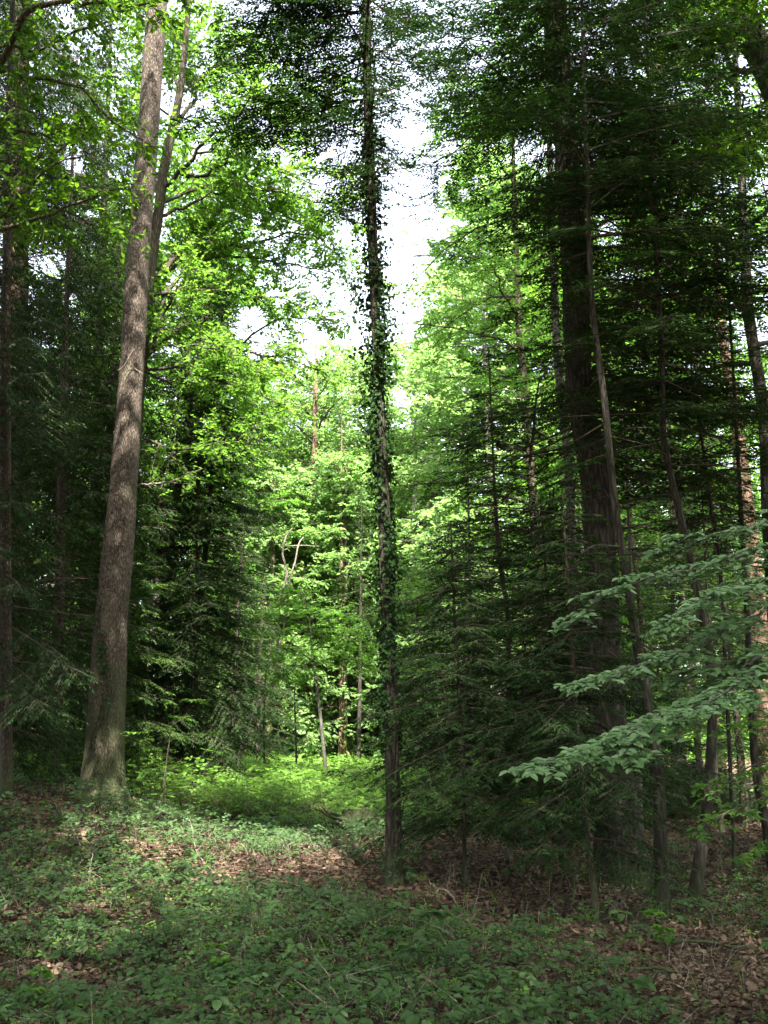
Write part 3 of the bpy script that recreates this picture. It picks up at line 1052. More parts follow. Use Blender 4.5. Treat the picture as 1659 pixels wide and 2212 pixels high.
stem('sapling', 'hair thin black stem left of the flared reddish trunk', [(640, 1640, 4), (639, 1580, 4), (636, 1500, 3), (642, 1450, 2)], 31, 'fir_bark', None, seed=26)
stem('sapling', 'hair thin black stem right beside the leaning foot of the pale crooked tree', [(571, 1645, 4), (570, 1580, 4), (572, 1480, 3), (580, 1420, 2)], 30, 'fir_bark', None, seed=27)
stem('fir_tree', 'sunlit greyish brown trunk right of the ivy covered one, far back', [(893, 1640, 19), (893, 1476, 17), (893, 1346, 17), (895, 1156, 15), (897, 950, 9)], 41, 'beech_bark', 15, (9.5, 2.0), seed=28)

# slender central trunk covered with ivy
dE = 11.8
rows = trunk_path([(852, 1905, 40), (851, 1860, 35), (850, 1759, 32), (849, 1712, 31), (839, 1395, 28), (829, 1078, 24), (815, 760, 21), (805, 553, 19), (796, 250, 17), (791, 0, 15), (788, -150, 13)], dE, 19)
c_rows = rows
t_mid = root_of('fir_tree', 'slender dark trunk wrapped in ivy, standing alone in the centre foreground', rows)
make_trunk(t_mid, rows, M['fir_bark'], 20, .22, .35, .06, 13, .12)
def cut_mid(S, E):
    px, py, f = proj(E)
    return (px > 460) & (px < 985) & (RNG.random(len(S)) < np.where(px > 800, .55, 1))
conifer_crown(t_mid, rows, 7.9, 13.2, 2.5, .36, 6, 'needle_fir', slope=(-.16, .04), curve=-.02, hang=.10, bottom=.22, power=.1, cut=cut_mid, gap=.3, sp1=.12)
conifer_crown(t_mid, rows, 12.9, 19, 1.9, .45, 5, 'needle_fir', slope=(-.05, .4), curve=-.02, lod=1.6)
bare_branches(t_mid, rows, 6.2, 9.5, 10, .7)
mb = MB()
for az0, n, lo, hi, Ls in ((-1.57, 34, 9.2, 12.2, (1.2, 2.5)), (1.5, 12, 9.4, 12.4, (.6, 1.2))):
    z = RNG.uniform(lo, hi, n)
    conifer_foliage(mb, at_z(rows, z)[:, :3], az0 + RNG.normal(0, .55, n), RNG.uniform(*Ls, n), RNG.normal(-.12, .08, n), RNG.uniform(-.05, .0, n), gap=.3, sp1=.10, hang=.12)
mb.build('bough', [M['needle_fir'], M['twig']], t_mid)


def ivy(label, rows, spans, leaf, name='ivy', dens=1.0, front=False):
    """spans: (z0, z1, leaves per metre, reach, clump count)"""
    base = at_z(rows, np.array([spans[0][0]]))[0]
    gz = float(ground_z(base[0], base[1]))
    t = thing(name, label, 'ivy', (base[0], base[1], gz))
    mb = MB()
    st = MB()
    for (z0, z1, n, reach, cl) in spans:
        N = int((z1 - z0) * n * dens)
        z = RNG.uniform(z0, z1, N)
        # leaves gather on wandering vines
        vine = RNG.integers(0, 4, N)
        a = vine * 1.6 + np.sin(z * 2.1 + vine * 2) * .9 + RNG.normal(0, .45, N)
        if front:
            a = math.pi + .25 + np.sin(z * 2.1) * .5 + RNG.normal(0, .28, N)
        c = at_z(rows, z)
        o = np.stack([np.sin(a), np.cos(a), 0 * a], 1)
        off = c[:, 3] * 1.02 + np.abs(RNG.normal(0, reach * .35, N)) + .01
        p = c[:, :3] + o * off[:, None]
        d = nrm(o * .5 + V(0, 0, -.9) + rnd(N, .35))
        if front:
            p = p + np.stack([0 * z, -.055 + 0 * z, 0 * z], 1)
        sz = leaf * RNG.uniform(.6, 1.25, N)
        ovals(mb, p, d, nrm(o + UP * .5 + rnd(N, .35)), sz, sz * .95, 0)
        for k in range(cl):
            zc = RNG.uniform(z0, z1)
            cc = at_z(rows, np.array([zc]))[0]
            aa = RNG.uniform(0, 6.28)
            oo = V(math.sin(aa), math.cos(aa), .15)
            tip = cc[:3] + oo * (cc[3] + reach * RNG.uniform(.5, 1.7))
            st_n = 3
            sticks(mb, cc[None, :3], tip[None], .005, .002, 1)
            m = RNG.integers(16, 40)
            q = tip + rnd(m, .06) * V(1, 1, 1.3)
            dd = nrm(rnd(m, .6) + V(0, 0, -.6) + oo * .5)
            sz = leaf * RNG.uniform(.6, 1.2, m)
            ovals(mb, q, dd, nrm(UP + oo * .6 + rnd(m, .4)), sz, sz * .95, 0)
    mb.build('foliage', [M['ivy_leaf'], M['twig']], t)
    vb = MB()
    zz = np.linspace(spans[0][0], spans[-1][1], 60)
    for k in range(3):
        c = at_z(rows, zz)
        a = (k * 2.1 + np.sin(zz * 1.3 + k) * .8) if not front else (math.pi + .25 + np.sin(zz * 2.1) * .5 + .2 * (k - 1))
        o = np.stack([np.sin(a), np.cos(a), 0 * a], 1)
        tube(vb, c[:, :3] + o * (c[:, 3] * 1.03)[:, None], np.full(60, .009), 5)
    vb.build('vine', M['slim_bark'], t, smooth=True)
    return t


ivy('ivy clothing the slender central trunk, leafy tufts standing off both its sides', rows,
    [(.25, 1.4, 50, .02, 0), (1.4, 2.6, 420, .05, 6), (2.6, 4.4, 560, .08, 16), (4.4, 5.9, 500, .10, 28), (5.9, 7.3, 480, .11, 28), (7.3, 9.2, 330, .09, 16), (9.2, 11, 160, .07, 6)], .047)
ivy('small patch of ivy creeping up the lower face of the thick flaky trunk', pine_rows,
    [(1.35, 2.0, 34, .012, 0), (2.0, 3.1, 62, .015, 0), (3.1, 3.7, 26, .015, 0)], .052, front=True)

# great dark fir on the right
dF = 12.4
rows = trunk_path([(1352, 1908, 112), (1347, 1870, 100), (1335, 1800, 92), (1310, 1500, 75), (1289, 1053, 58), (1260, 903, 54), (1246, 753, 54), (1240, 553, 54), (1225, 350, 48), (1205, 100, 42), (1195, -100, 38)], dF, 28)
t_fir = root_of('fir_tree', 'massive dark fir on the right, the thickest trunk there, with a huge shady crown', rows)
make_trunk(t_fir, rows, M['fir_bark'], 44, .30, .8, .09, 14, .10)
def cut_fir(S, E):
    px, py, f = proj(E)
    return ((px > 900) | (py > 250) & (px > 870)) & (RNG.random(len(S)) < np.where((S[:, 2] < 8.6) & (px < 1190), .22, 1))
conifer_crown(t_fir, rows, 5.0, 28, 3.3, .30, 6, 'needle_fir', slope=(-.22, .3), curve=-.03, hang=.12, bottom=.75, power=.45, lodz=13.5, gap=.06, cut=cut_fir)
bare_branches(t_fir, rows, 1.5, 6, 26, 1.9, 'twig', r=.016)
ivy('ivy hanging on the left side of the massive dark fir trunk', rows, [(3.0, 5.0, 60, .08, 4), (5.0, 6.0, 40, .06, 2)], .06)

# trunks beside it
def broad(name, label, pix, d, H, z0, n, L, mat='beech_bark', leafm='beech_leaf', leaf=.09, sides=10, seed=0, per=12, up=(.2, .8), gap=.05, az=None, shoot=1.2, twigs=7, leaves=7,
          flat=.6, tilt=.45, wood=.012, twig=.5, lw=True, group=None, oval=False, cut=None, limbname='limb'):
    rows = trunk_path(pix, d, H)
    t = root_of(name, label, rows, 'tree', group)
    make_trunk(t, rows, M[mat], sides, .25, .5, .05, seed)
    sh = Shoots()
    for p, r in auto_limbs(rows, z0, rows[-1, 2] - .3, n, L, up, az):
        if lw:
            limb(t, p, M[mat], r, .009, 9, name=limbname, wob=.02)
        sh.along(p, per, shoot, .12, 1.0, flat, .06)
    leaf_crown(t, sh, leafm, twigs=twigs, twig_len=twig, leaves=leaves, leaf=leaf, wl=.65, flat=flat, gap=gap, tilt=tilt, wood=wood, oval=oval, cut=cut)
    return t, rows


stem('fir_tree', 'slim brown grey trunk crossing close on the right side of the massive fir', [(1432, 1982, 32), (1428, 1900, 29), (1422, 1700, 26), (1400, 1530, 23), (1366, 1330, 18), (1329, 1093, 16), (1304, 853, 15), (1283, 703, 13), (1274, 553, 11), (1268, 350, 9)],
     10.2, 'fir_bark', 13, (6.5, 1.9), 12, seed=31, lod=1.0, bare=(2.5, 7, 9, 1.0))
broad('beech_tree', 'grey green trunk close on the left side of the massive fir', [(1268, 1800, 26), (1230, 1053, 19), (1215, 878, 18), (1203, 753, 18), (1196, 600, 16), (1190, 400, 13)], 17, 18, 8, 12, 3.0, seed=32)
broad('beech_tree', 'mossy footed slim tree with fresh leaves left of the massive fir', [(1190, 1738, 30), (1188, 1659, 27), (1175, 1400, 22), (1139, 913, 18), (1130, 803, 16), (1122, 728, 15), (1116, 560, 12)], 21, 16.5, 3.4, 34, 3.6, 'oak_bark', 'beech_leaf', .09, seed=33, per=14)
stem('fir_tree', 'dark slim trunk leaning left then curving upright, right of the massive fir', [(1494, 1946, 28), (1507, 1880, 25), (1520, 1809, 24), (1535, 1650, 21), (1537, 1476, 18), (1512, 1300, 16), (1470, 1120, 15), (1444, 1003, 14), (1431, 928, 13), (1431, 803, 12), (1427, 703, 11), (1419, 593, 9), (1412, 420, 7)],
     11.0, 'fir_bark', 13, (4.6, 1.9), 12, seed=34, lod=1.0, spacing=.42, slope=(-.12, .1), bare=(1.6, 6.5, 16, 1.3))
stem('fir_tree', 'thin fir sapling with a mossy foot standing before the massive fir', [(1287, 1972, 15), (1282, 1900, 12), (1270, 1809, 10), (1250, 1600, 9), (1235, 1400, 8), (1222, 1200, 6), (1215, 1060, 3)], 10.2, 'slim_bark', None, (.7, 1.35), 8, seed=35,
     lod=.85, spacing=.16, per=5, slope=(-.18, .1), hang=.3, ratio=.5)
stem('fir_tree', 'thin dark fir sapling with drooping sprays right of the ivy covered trunk', [(1004, 1922, 10), (1003, 1800, 9), (1002, 1656, 9), (995, 1556, 8), (987, 1431, 8), (979, 1256, 6), (974, 1130, 3)], 12.1, 'fir_bark', None, (.7, 1.45), 8, seed=36,
     lod=.85, spacing=.16, per=5, slope=(-.18, .1), hang=.3, ratio=.5)
stem('fir_tree', 'slim fir with bare lower stem midway between the ivy trunk and the massive fir', [(1100, 1830, 13), (1098, 1371, 11), (1085, 1250, 10), (1072, 1121, 9), (1066, 1010, 5)], 14.5, 'slim_bark', 7, (1.6, 1.4), 8, seed=37, lod=.9, spacing=.26, per=5, slope=(-.12, .1), hang=.15)
stem('fir_tree', 'pale thin trunk lit in spots behind the dark sapling sprays', [(1020, 1720, 9), (1018, 1500, 8), (1016, 1300, 7), (1013, 1150, 5)], 21, 'beech_bark', 8, (3.0, 1.4), 8, seed=38, lod=1.1)
stem('fir_tree', 'dense dark young fir at the foot of the massive one', [(1215, 1850, 12), (1200, 1500, 10), (1180, 1250, 7), (1168, 1080, 4)], 13.6, 'fir_bark', None, (1.0, 1.7), 8, seed=39, lod=.85, spacing=.17, per=6, slope=(-.18, .1), hang=.3, ratio=.5)
stem('pine_tree', 'sunlit reddish trunk leaning far back near the right edge', [(1660, 1640, 40), (1630, 1250, 35), (1607, 1053, 32), (1585, 873, 25), (1565, 753, 20), (1552, 640, 15), (1545, 520, 11)], 24, 'red_bark', 15, (12.5, 2.2), 12, seed=40)
broad('beech_tree', 'dark trunk near the right edge carrying bright green leaves high up', [(1690, 1790, 46), (1680, 1400, 36), (1659, 1080, 29), (1650, 900, 26), (1617, 678, 23), (1610, 553, 20), (1600, 350, 16), (1590, 150, 12)], 15, 16.5, 6.0, 30, 3.3, 'fir_bark', 'beech_leaf', .085, seed=41, per=13)
stem('fir_tree', 'thin wiry fir stem with sparse bare twigs near the right edge', [(1585, 1850, 8), (1570, 1500, 8), (1555, 1220, 8), (1535, 1093, 7), (1520, 978, 6), (1500, 853, 5), (1490, 760, 3)], 13, 'fir_bark', 8.5, (4.2, 1.3), 7, seed=42, lod=1.0, bare=(1.5, 5, 14, .9))
stem('fir_tree', 'slim dark trunk at the lower right edge', [(1672, 1880, 22), (1659, 1800, 20), (1650, 1760, 18), (1632, 1659, 17), (1622, 1500, 15), (1612, 1300, 11)], 13.2, 'fir_bark', 9, (3.8, 1.7), 10, seed=43, lod=1.0)
stem('fir_tree', 'short slim stem behind the leaning dark trunk at lower right', [(1563, 1832, 12), (1556, 1760, 10), (1549, 1700, 9), (1540, 1560, 8), (1533, 1400, 6)], 17.5, 'slim_bark', 8, (3.0, 1.5), 8, seed=44, lod=1.2)
stem('beech_tree', 'pale edged slender trunk seen just behind the massive fir foot', [(1383, 1795, 13), (1381, 1720, 12), (1379, 1620, 11), (1372, 1450, 9)], 16, 'beech_bark', 9, (4.2, 1.6), 8, seed=45, lod=1.2)
stem('fir_tree', 'short black trunk far back beside the upturned roots', [(1454, 1712, 13), (1455, 1600, 12), (1456, 1480, 10)], 25, 'fir_bark', 12, (3.2, 1.8), 8, seed=46, lod=1.4)

# oak leaning in at the upper right corner
rows = trunk_path([(2050, 1980, 150), (1960, 1500, 120), (1860, 900, 100), (1780, 480, 84), (1700, 230, 68), (1659, 145, 58), (1622, 70, 52), (1588, -10, 48), (1530, -130, 40)], 12.5, 17)
t = root_of('oak_tree', 'brown oak leaning across the upper right corner with a crooked yellowish side bough', rows)
make_trunk(t, rows, M['shaded_oak_bark'], 18, .3, .6, .08, 15)
sh = Shoots()
for pts, r0, d1 in (([(1665, 158), (1640, 155), (1610, 154), (1585, 150), (1566, 110), (1550, 85), (1520, 78), (1490, 82), (1470, 95)], .05, 12.2), ([(1584, 150), (1580, 178), (1578, 185)], .05, 12.4),
                    ([(1620, 60), (1560, 20), (1500, 10), (1440, 0)], .03, 13), ([(1690, 230), (1640, 250), (1580, 300), (1500, 335)], .025, 11.5), ([(1640, 100), (1600, 40), (1560, 60), (1520, 40)], .02, 12), ([(1659, 145), (1640, 60), (1650, 0), (1680, -40)], .025, 11.6), ([(1720, 300), (1659, 270), (1600, 300), (1540, 312)], .02, 11)):
    p = limb(t, pixline(pts, 12.5, d1), M['shaded_oak_bark'], r0, .012, wob=.012)
    if len(pts) != 3:
        sh.along(p, 14, .8, .25, 1.0, .4, .05)
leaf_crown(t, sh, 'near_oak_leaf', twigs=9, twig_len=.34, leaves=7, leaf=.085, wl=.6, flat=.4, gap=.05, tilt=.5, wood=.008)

# ------------------------------------------------------------------ trees farther back
FAR_B = [
    (745, 40, 6, .5, 'low rounded bush of a tree right of the slim brown conifer trunk'),
    (690, 43, 5, .5, 'leafy bush at the flared foot of the reddish trunk'),
    (520, 51, 17, 1.2, 'far leafy tree filling the gap left of the pale crooked tree'),
    (625, 50, 18.5, 1.2, 'far leafy tree between the pale crooked tree and the flared reddish trunk'),
    (690, 46, 13, 1.0, 'low bushy bright tree right behind the flared reddish trunk'),
    (765, 52, 15, 1.0, 'bushy pale green tree behind the slim dark trunk at the far clearing edge'),
    (840, 47, 12, 1.0, 'bushy low tree just behind the ivy covered trunk on its left side'),
    (915, 49, 14, 1.0, 'bushy low tree just behind the sunlit greyish brown trunk'),
    (985, 47, 18, 1.2, 'far leafy tree right of the sunlit greyish brown trunk'),
    (580, 40, 9, .7, 'low leafy bush of a tree beside the hair thin stem at the leaning trunk foot'),
    (1240, 34, 20, 2.0, 'leafy tree directly behind the massive fir'),
    (560, 44, 15.5, 1.6, 'leafy tree behind the pale crooked tree, filling the back of the clearing'),
    (470, 47, 18, 3, 'tall light green tree far behind the bushy dark fir'),
    (398, 40, 21, 6, 'tall leafy tree behind the leaning grey brown trunk'),
    (300, 37, 23, 8, 'tall leafy tree far behind the mossy oak'),
    (180, 44, 22, 5, 'leafy tree far back between the left edge spruce and the flaky trunk'),
    (60, 38, 22, 5, 'leafy tree far back behind the left edge spruce'),
    (735, 49, 19, 1.5, 'pale sunlit leafy tree behind the slim brown conifer trunk'),
    (800, 44, 17, 1.5, 'pale sunlit tree directly left of the ivy covered trunk, far back'),
    (868, 52, 16, 1.5, 'low leafy tree directly behind the ivy covered trunk'),
    (945, 43, 18.5, 1.5, 'leafy tree behind the sunlit greyish brown trunk, right of the ivy'),
    (1020, 37, 18, 1.6, 'fresh green tree between the ivy trunk and the mossy footed slim tree'),
    (1085, 31, 19, 4, 'bright leafy tree just left of the mossy footed slim tree'),
    (1160, 40, 24, 7, 'tall leafy tree behind the mossy footed slim tree'),
    (1330, 31, 18, 5, 'leafy tree seen through the gap right of the massive fir'),
    (1400, 38, 17.5, 3, 'far leafy tree under the sky patch right of the massive fir'),
    (1470, 28, 16, 3.5, 'leafy tree behind the dark trunk that curves upright'),
    (1555, 35, 22, 5, 'tall leafy tree behind the wiry fir stem near the right edge'),
    (1640, 29, 21, 4, 'leafy tree behind the sunlit reddish leaning trunk'),
]
for i, (px, d, H, z0, lab) in enumerate(FAR_B):
    y0 = 1640
    w = 2303 / d * (.16 + .008 * H)
    tx = px + (830 - px) * .12 * H / 20
    oak = i % 3 == 0
    broad('oak_tree' if oak else 'beech_tree', lab, [(px, y0, w), (px + (tx - px) * .5, 1300, w * .8), (tx, 1000, w * .55)], d, H, z0, 28 + int(H), 3.9 if H > 11 else 2.6, 'oak_bark' if oak else 'beech_bark', 'sunlit_leaf' if 500 < px < 1100 else 'oak_leaf' if oak else 'beech_leaf',
          .13 + .0012 * d, 8, 50 + i, 11, (-.05, .8), .05, None, 1.4, 7, 6, .5, .6, .013, .6, lw=True, group='leafy trees behind the clearing')

FAR_F = [
    (600, 41, 5, 'low lit fir behind the leaning foot of the crooked tree, light on its tiers'),
    (760, 45, 6, 'low fir with pale tiers between two thin trunks at the far clearing edge'),
    (835, 42, 5, 'low spreading fir right behind the ivy covered trunk'),
    (690, 50, 5.5, 'farthest low fir, seen right of the flared reddish trunk'),
    (500, 33, 9, 'young fir at the left rim of the clearing, lit pale on its boughs'),
    (555, 37, 7, 'small fir behind the leaning foot of the pale crooked tree'),
    (722, 47, 7, 'low fir behind the slim brown conifer trunk'),
    (905, 36, 6.5, 'dark low fir at the foot of the sunlit greyish brown trunk'),
    (960, 31, 6, 'layered fir right of the ivy covered trunk behind the dark sapling'),
    (1000, 34, 9.5, 'pale drooping fir reaching the sky gap right of the ivy'),
    (1060, 28, 6, 'fir behind the slim fir with the bare lower stem'),
    (1140, 25, 5.5, 'fir just left of the mossy footed slim tree'),
    (150, 27, 12, 'dark fir immediately left of the flaky trunk'),
    (90, 23, 9, 'lower dark fir at left, between the left edge spruce and the flaky trunk'),
    (-30, 26, 13, 'dark fir cut by the left edge, low boughs over the ground'),
    (300, 31, 10, 'dark fir between the flaky trunk and the leaning grey brown one'),
    (1410, 22, 9, 'shaded fir right behind the brown grey trunk beside the massive fir'),
    (1510, 24, 9, 'shaded fir behind the dark leaning trunk at lower right'),
    (1600, 20, 8, 'shaded fir behind the slim trunk at the lower right edge'),
    (1290, 26, 10, 'shaded fir hidden behind the massive fir'),
]
for i, (px, d, H, lab) in enumerate(FAR_F):
    w = 2303 / d * (.05 + .011 * H)
    tx = px + (830 - px) * .06
    stem('fir_tree', lab, [(px, 1640, w), (px + (tx - px) * .5, 1400, w * .8), (tx, 1250, w * .6)], d, 'slim_bark', H, (.6, (1.1 if H > 6.5 else 1.6) + .12 * H), 8, 'young firs around the clearing', 80 + i,
         spacing=.36, per=5, lod=1.25 + .012 * d, slope=(-.12, .2), hang=.15, mat='needle_fir' if i % 2 else 'needle_spruce')

# ------------------------------------------------------------------ the wood that closes the view
def far_wood():
    mb = MB()
    pos = []
    for k in range(190):
        d = RNG.uniform(54, 88)
        x = RNG.uniform(-.55, .55) * d
        H = RNG.uniform(12, 17) * (1.0 + .5 * sstep(6, 18, np.abs(x - 0.02 * d)))
        z = float(ground_z(x, d))
        tube(mb, np.array([[x, d, z - .2], [x + RNG.normal(0, .2), d, z + H * .5], [x + RNG.normal(0, .3), d, z + H * .9]]), [.22, .16, .05], 6, 1)
        n = 1500
        u = RNG.random(n) ** .8
        fir = k % 3 == 0
        r = (2.4 * (1 - u) + .2) if fir else 3.4 * np.sqrt(np.maximum(.05, 1 - (2 * u - .9) ** 2))
        a = RNG.uniform(0, 6.28, n)
        # clumps: leaves gather at random centres
        c = RNG.integers(0, 70, n)
        ca, cu = RNG.uniform(0, 6.28, 70), RNG.random(70)
        a = ca[c] + RNG.normal(0, .22, n)
        u = np.clip(cu[c] + RNG.normal(0, .025, n), 0, 1)
        r = (2.6 * (1 - u) + .2) if fir else 3.6 * np.sqrt(np.maximum(.05, 1 - (1.8 * u - .85) ** 2))
        rr = r * np.sqrt(RNG.uniform(.15, 1, 70)[c]) + RNG.normal(0, .2, n)
        p = np.stack([x + np.sin(a) * rr, d + np.cos(a) * rr, z + 1.2 + u * (H - 1.2) + (-.25 * rr if fir else 0)], 1)
        low = RNG.random(n) < .22
        p[low] = np.stack([x + RNG.normal(0, 2.2, n), d + RNG.normal(0, 2, n), z + RNG.uniform(.1, 3.2, n)], 1)[low]
        k2 = in_gap(p, .03)
        p = p[k2]
        m = len(p)
        s = RNG.uniform(.18, .34, m)
        diamonds(mb, p, nrm(rnd(m) * V(1, 1, .5)), nrm(UP + rnd(m, .6)), s, s * .7, 2 if fir else 0)
    # underwood at the far rim of the clearing
    n = 26000
    y = RNG.uniform(47, 56, n)
    x = RNG.uniform(-.42, .42, n) * y
    h = (1.0 + 2.2 * vnoise(x * .5, y * .5, 51)) * RNG.random(n)
    p = np.stack([x, y, ground_z(x, y) + h], 1)
    s = RNG.uniform(.12, .24, n)
    diamonds(mb, p, nrm(rnd(n) * V(1, 1, .4)), nrm(UP + rnd(n, .45)), s, s * .7, 0)
    o = mb.build('woodland', [M['beech_leaf'], M['slim_bark'], M['needle_fir']])
    tag(o, kind='stuff', label='far wood of mixed trees closing the view behind the clearing', cat='woodland')


far_wood()


def added_shade_wood():
    """unseen stand added behind and beside the viewer to cast shade"""
    mb = MB()
    spots = [(1.6, -2.6), (3.8, -.6), (-4.7, 8.5), (-6.3, 11.5), (-7.5, 14), (-8.5, 6), (-8, 0), (5.5, 3), (-5.5, 1), (-6, 5), (6.5, 6), (2.5, -4), (-2.5, -3), (-9, -3), (-5, -7), (0, -9), (5, -7), (9, -3), (11, 3), (8, 1.5), (12, 8), (13, 15), (-11, 3), (-13, 9), (15, 10), (6, -13), (-3, -14), (12, -9), (16, -2), (10, 18), (15, 22), (-9, -12), (18, 6)]
    for k, (x, d) in enumerate(spots):
        H = RNG.uniform(19, 25)
        z = float(ground_z(x, d))
        tube(mb, np.array([[x, d, z - .2], [x + RNG.normal(0, .2), d, z + H * .5], [x + RNG.normal(0, .3), d, z + H * .95]]), [.28, .2, .05], 10, 1, .05)
        n, c = 4600, 130
        ci = RNG.integers(0, c, n)
        ca, cu, cr = RNG.uniform(0, 6.28, c), RNG.random(c), np.sqrt(RNG.uniform(.08, 1, c))
        r = 3.6 * np.sqrt(np.maximum(.06, 1 - (2 * cu - .8) ** 2 * .7))[ci] * cr[ci]
        cz = 5.5 + cu * (H - 5.5)
        p = np.stack([x + np.sin(ca[ci]) * r, d + np.cos(ca[ci]) * r, z + cz[ci]], 1) + rnd(n, .55) * V(1, 1, .45)
        e = np.stack([x + np.sin(ca) * 3.3 * cr, d + np.cos(ca) * 3.3 * cr, z + cz], 1)
        b = np.stack([np.full(c, x), np.full(c, d), z + cz - .6], 1)
        hid = np.ones(c, bool)
        for w in (.2, .5, .8, 1.0):
            g = proj(b + (e - b) * w)
            hid &= ~((g[2] > 0) & (g[0] > -60) & (g[0] < 1720) & (g[1] > -60) & (g[1] < 2300))
        sticks(mb, b[hid], e[hid], .03, .01, 1)
        q = proj(p)
        vis = (q[2] > 0) & (q[0] > -60) & (q[0] < 1720) & (q[1] > -60) & (q[1] < 2212)
        p = p[~vis]
        m = len(p)
        s = RNG.uniform(.16, .28, m)
        diamonds(mb, p, nrm(rnd(m) * V(1, 1, .4)), nrm(UP + rnd(m, .45)), s, s * .7, 0)
    o = mb.build('woodland', [M['beech_leaf'], M['slim_bark']])  # added only to shade the scene; foliage inside the frame is removed
    tag(o, kind='stuff', label='unseen wood added around the viewpoint to cast shade', cat='woodland')


added_shade_wood()

# ------------------------------------------------------------------ ground cover
# share of the ground under leaves, read along the picture's rows and columns
CX = np.array([-400, 0, 200, 400, 600, 800, 1000, 1200, 1400, 1659, 2000])
CY = np.array([1630, 1690, 1740, 1780, 1830, 1880, 1930, 1980, 2040, 2100, 2200, 2400])
CV = np.array([
    [.3, .3, .4, .9, 1., 1., 1., .7, .1, .1, .1],
    [.4, .4, .5, .9, 1., 1., .9, .7, .2, .1, .1],
    [.7, .65, .65, .8, .95, .9, .8, .6, .2, .2, .2],
    [.75, .72, .68, .68, .72, .6, .5, .5, .3, .15, .2],
    [.75, .78, .72, .72, .68, .5, .3, .35, .3, .15, .2],
    [.75, .78, .74, .70, .62, .35, .15, .25, .25, .2, .2],
    [.75, .75, .78, .78, .66, .4, .15, .2, .25, .3, .3],
    [.65, .65, .7, .75, .75, .7, .5, .35, .25, .45, .4],
    [.55, .55, .68, .75, .75, .75, .65, .4, .35, .45, .4],
    [.55, .58, .68, .7, .75, .8, .75, .5, .4, .4, .4],
    [.6, .6, .7, .7, .7, .8, .8, .7, .55, .45, .4],
    [.6, .6, .7, .7, .7, .8, .8, .7, .55, .45, .4]])


def cover(x, y):
    z = ground_z(x, y)
    px, py, f = proj(np.stack([x, y, z], -1))
    px = np.clip(px, CX[0], CX[-1] - 1)
    py = np.clip(py, CY[0], CY[-1] - 1)
    i = np.clip(np.searchsorted(CX, px, side='right') - 1, 0, len(CX) - 2)
    j = np.clip(np.searchsorted(CY, py, side='right') - 1, 0, len(CY) - 2)
    u = (px - CX[i]) / (CX[i + 1] - CX[i])
    v = (py - CY[j]) / (CY[j + 1] - CY[j])
    base = (CV[j, i] * (1 - u) + CV[j, i + 1] * u) * (1 - v) + (CV[j + 1, i] * (1 - u) + CV[j + 1, i + 1] * u) * v
    n = vnoise(x * .8, y * .8, 21) * .5 + vnoise(x * 2.6, y * 2.6, 22) * .5
    return base * .80 * sstep(.84 - base * .62, .98 - base * .50, n + .08)


def scatter(n, y0, y1, half=.40):
    """points on the ground, as dense everywhere between two distances"""
    y = np.sqrt(RNG.uniform(y0 * y0, y1 * y1, n))
    x = RNG.uniform(-half, half, n) * (y + 1.5)
    return x, y


def brambles(y0, y1, n, leaf, mat, name, h=(.05, .32), oval=True, tri=3):
    x, y = scatter(n, y0, y1)
    k = RNG.random(n) < cover(x, y)
    x, y = x[k], y[k]
    n = len(x)
    z0 = ground_z(x, y)
    hh = h[0] + (h[1] - h[0]) * RNG.random(n) ** 1.6 * (.5 + vnoise(x * 1.3, y * 1.3, 31))
    base = np.stack([x, y, z0 - .01], -1)
    top = base + np.stack([RNG.normal(0, .35, n) * hh, RNG.normal(0, .35, n) * hh, hh + .01], -1)
    mb = MB()
    sticks(mb, base, top, .0022, .0014, 1)
    az = RNG.uniform(0, 6.28, n)
    up = nrm(UP * 1.6 + rnd(n, .33) + V(0, -.25, 0))
    tone0 = RNG.random(n)
    young = RNG.random(n) < .06
    big = np.where(RNG.random(n) < .18, RNG.uniform(1.1, 1.5, n), RNG.uniform(.45, 1.0, n))
    for j in range(tri):
        a = az + (j - (tri - 1) / 2) * 1.25 + RNG.normal(0, .15, n)
        d = np.stack([np.sin(a), np.cos(a), np.full(n, -.06)], -1)
        d = nrm(d - up * (d * up).sum(-1, keepdims=True) + rnd(n, .08))
        s = leaf * big * RNG.uniform(.75, 1.15, n) * (1.15 if j == (tri - 1) / 2 else .95)
        tone = np.clip(tone0 * .6 + RNG.random(n) * .3 + young * .5, 0, 1.3)
        st = top + d * (.012 if j != (tri - 1) / 2 else .03)
        (ovals if oval else diamonds)(mb, st, d, nrm(up + rnd(n, .15)), s, s * RNG.uniform(.58, .75, n), 0, tone)
    return mb.build(name, [M[mat], M['twig']])


o = brambles(3.6, 9.5, 17000, .060, 'bramble_leaf', 'bramble', h=(.02, .22))
tag(o, 'low green bramble leaves covering the near forest floor', 'ground cover', kind='stuff')
o = brambles(9.5, 22, 52000, .072, 'bramble_leaf', 'bramble', h=(.03, .26), oval=False)
tag(o, 'bramble and herb leaves on the floor around the trunks', 'ground cover', kind='stuff')
o = brambles(18, 46, 140000, .11, 'clearing_leaf', 'undergrowth', (.1, .6), False)
tag(o, 'bright green herbs filling the sunlit clearing', 'ground cover', kind='stuff')

o = brambles(3.6, 13, 16000, .034, 'clearing_leaf', 'woodland_herb', (.01, .12), False, 4)
tag(o, 'tiny pale green herbs growing in the gaps of the bramble', 'ground cover', kind='stuff')


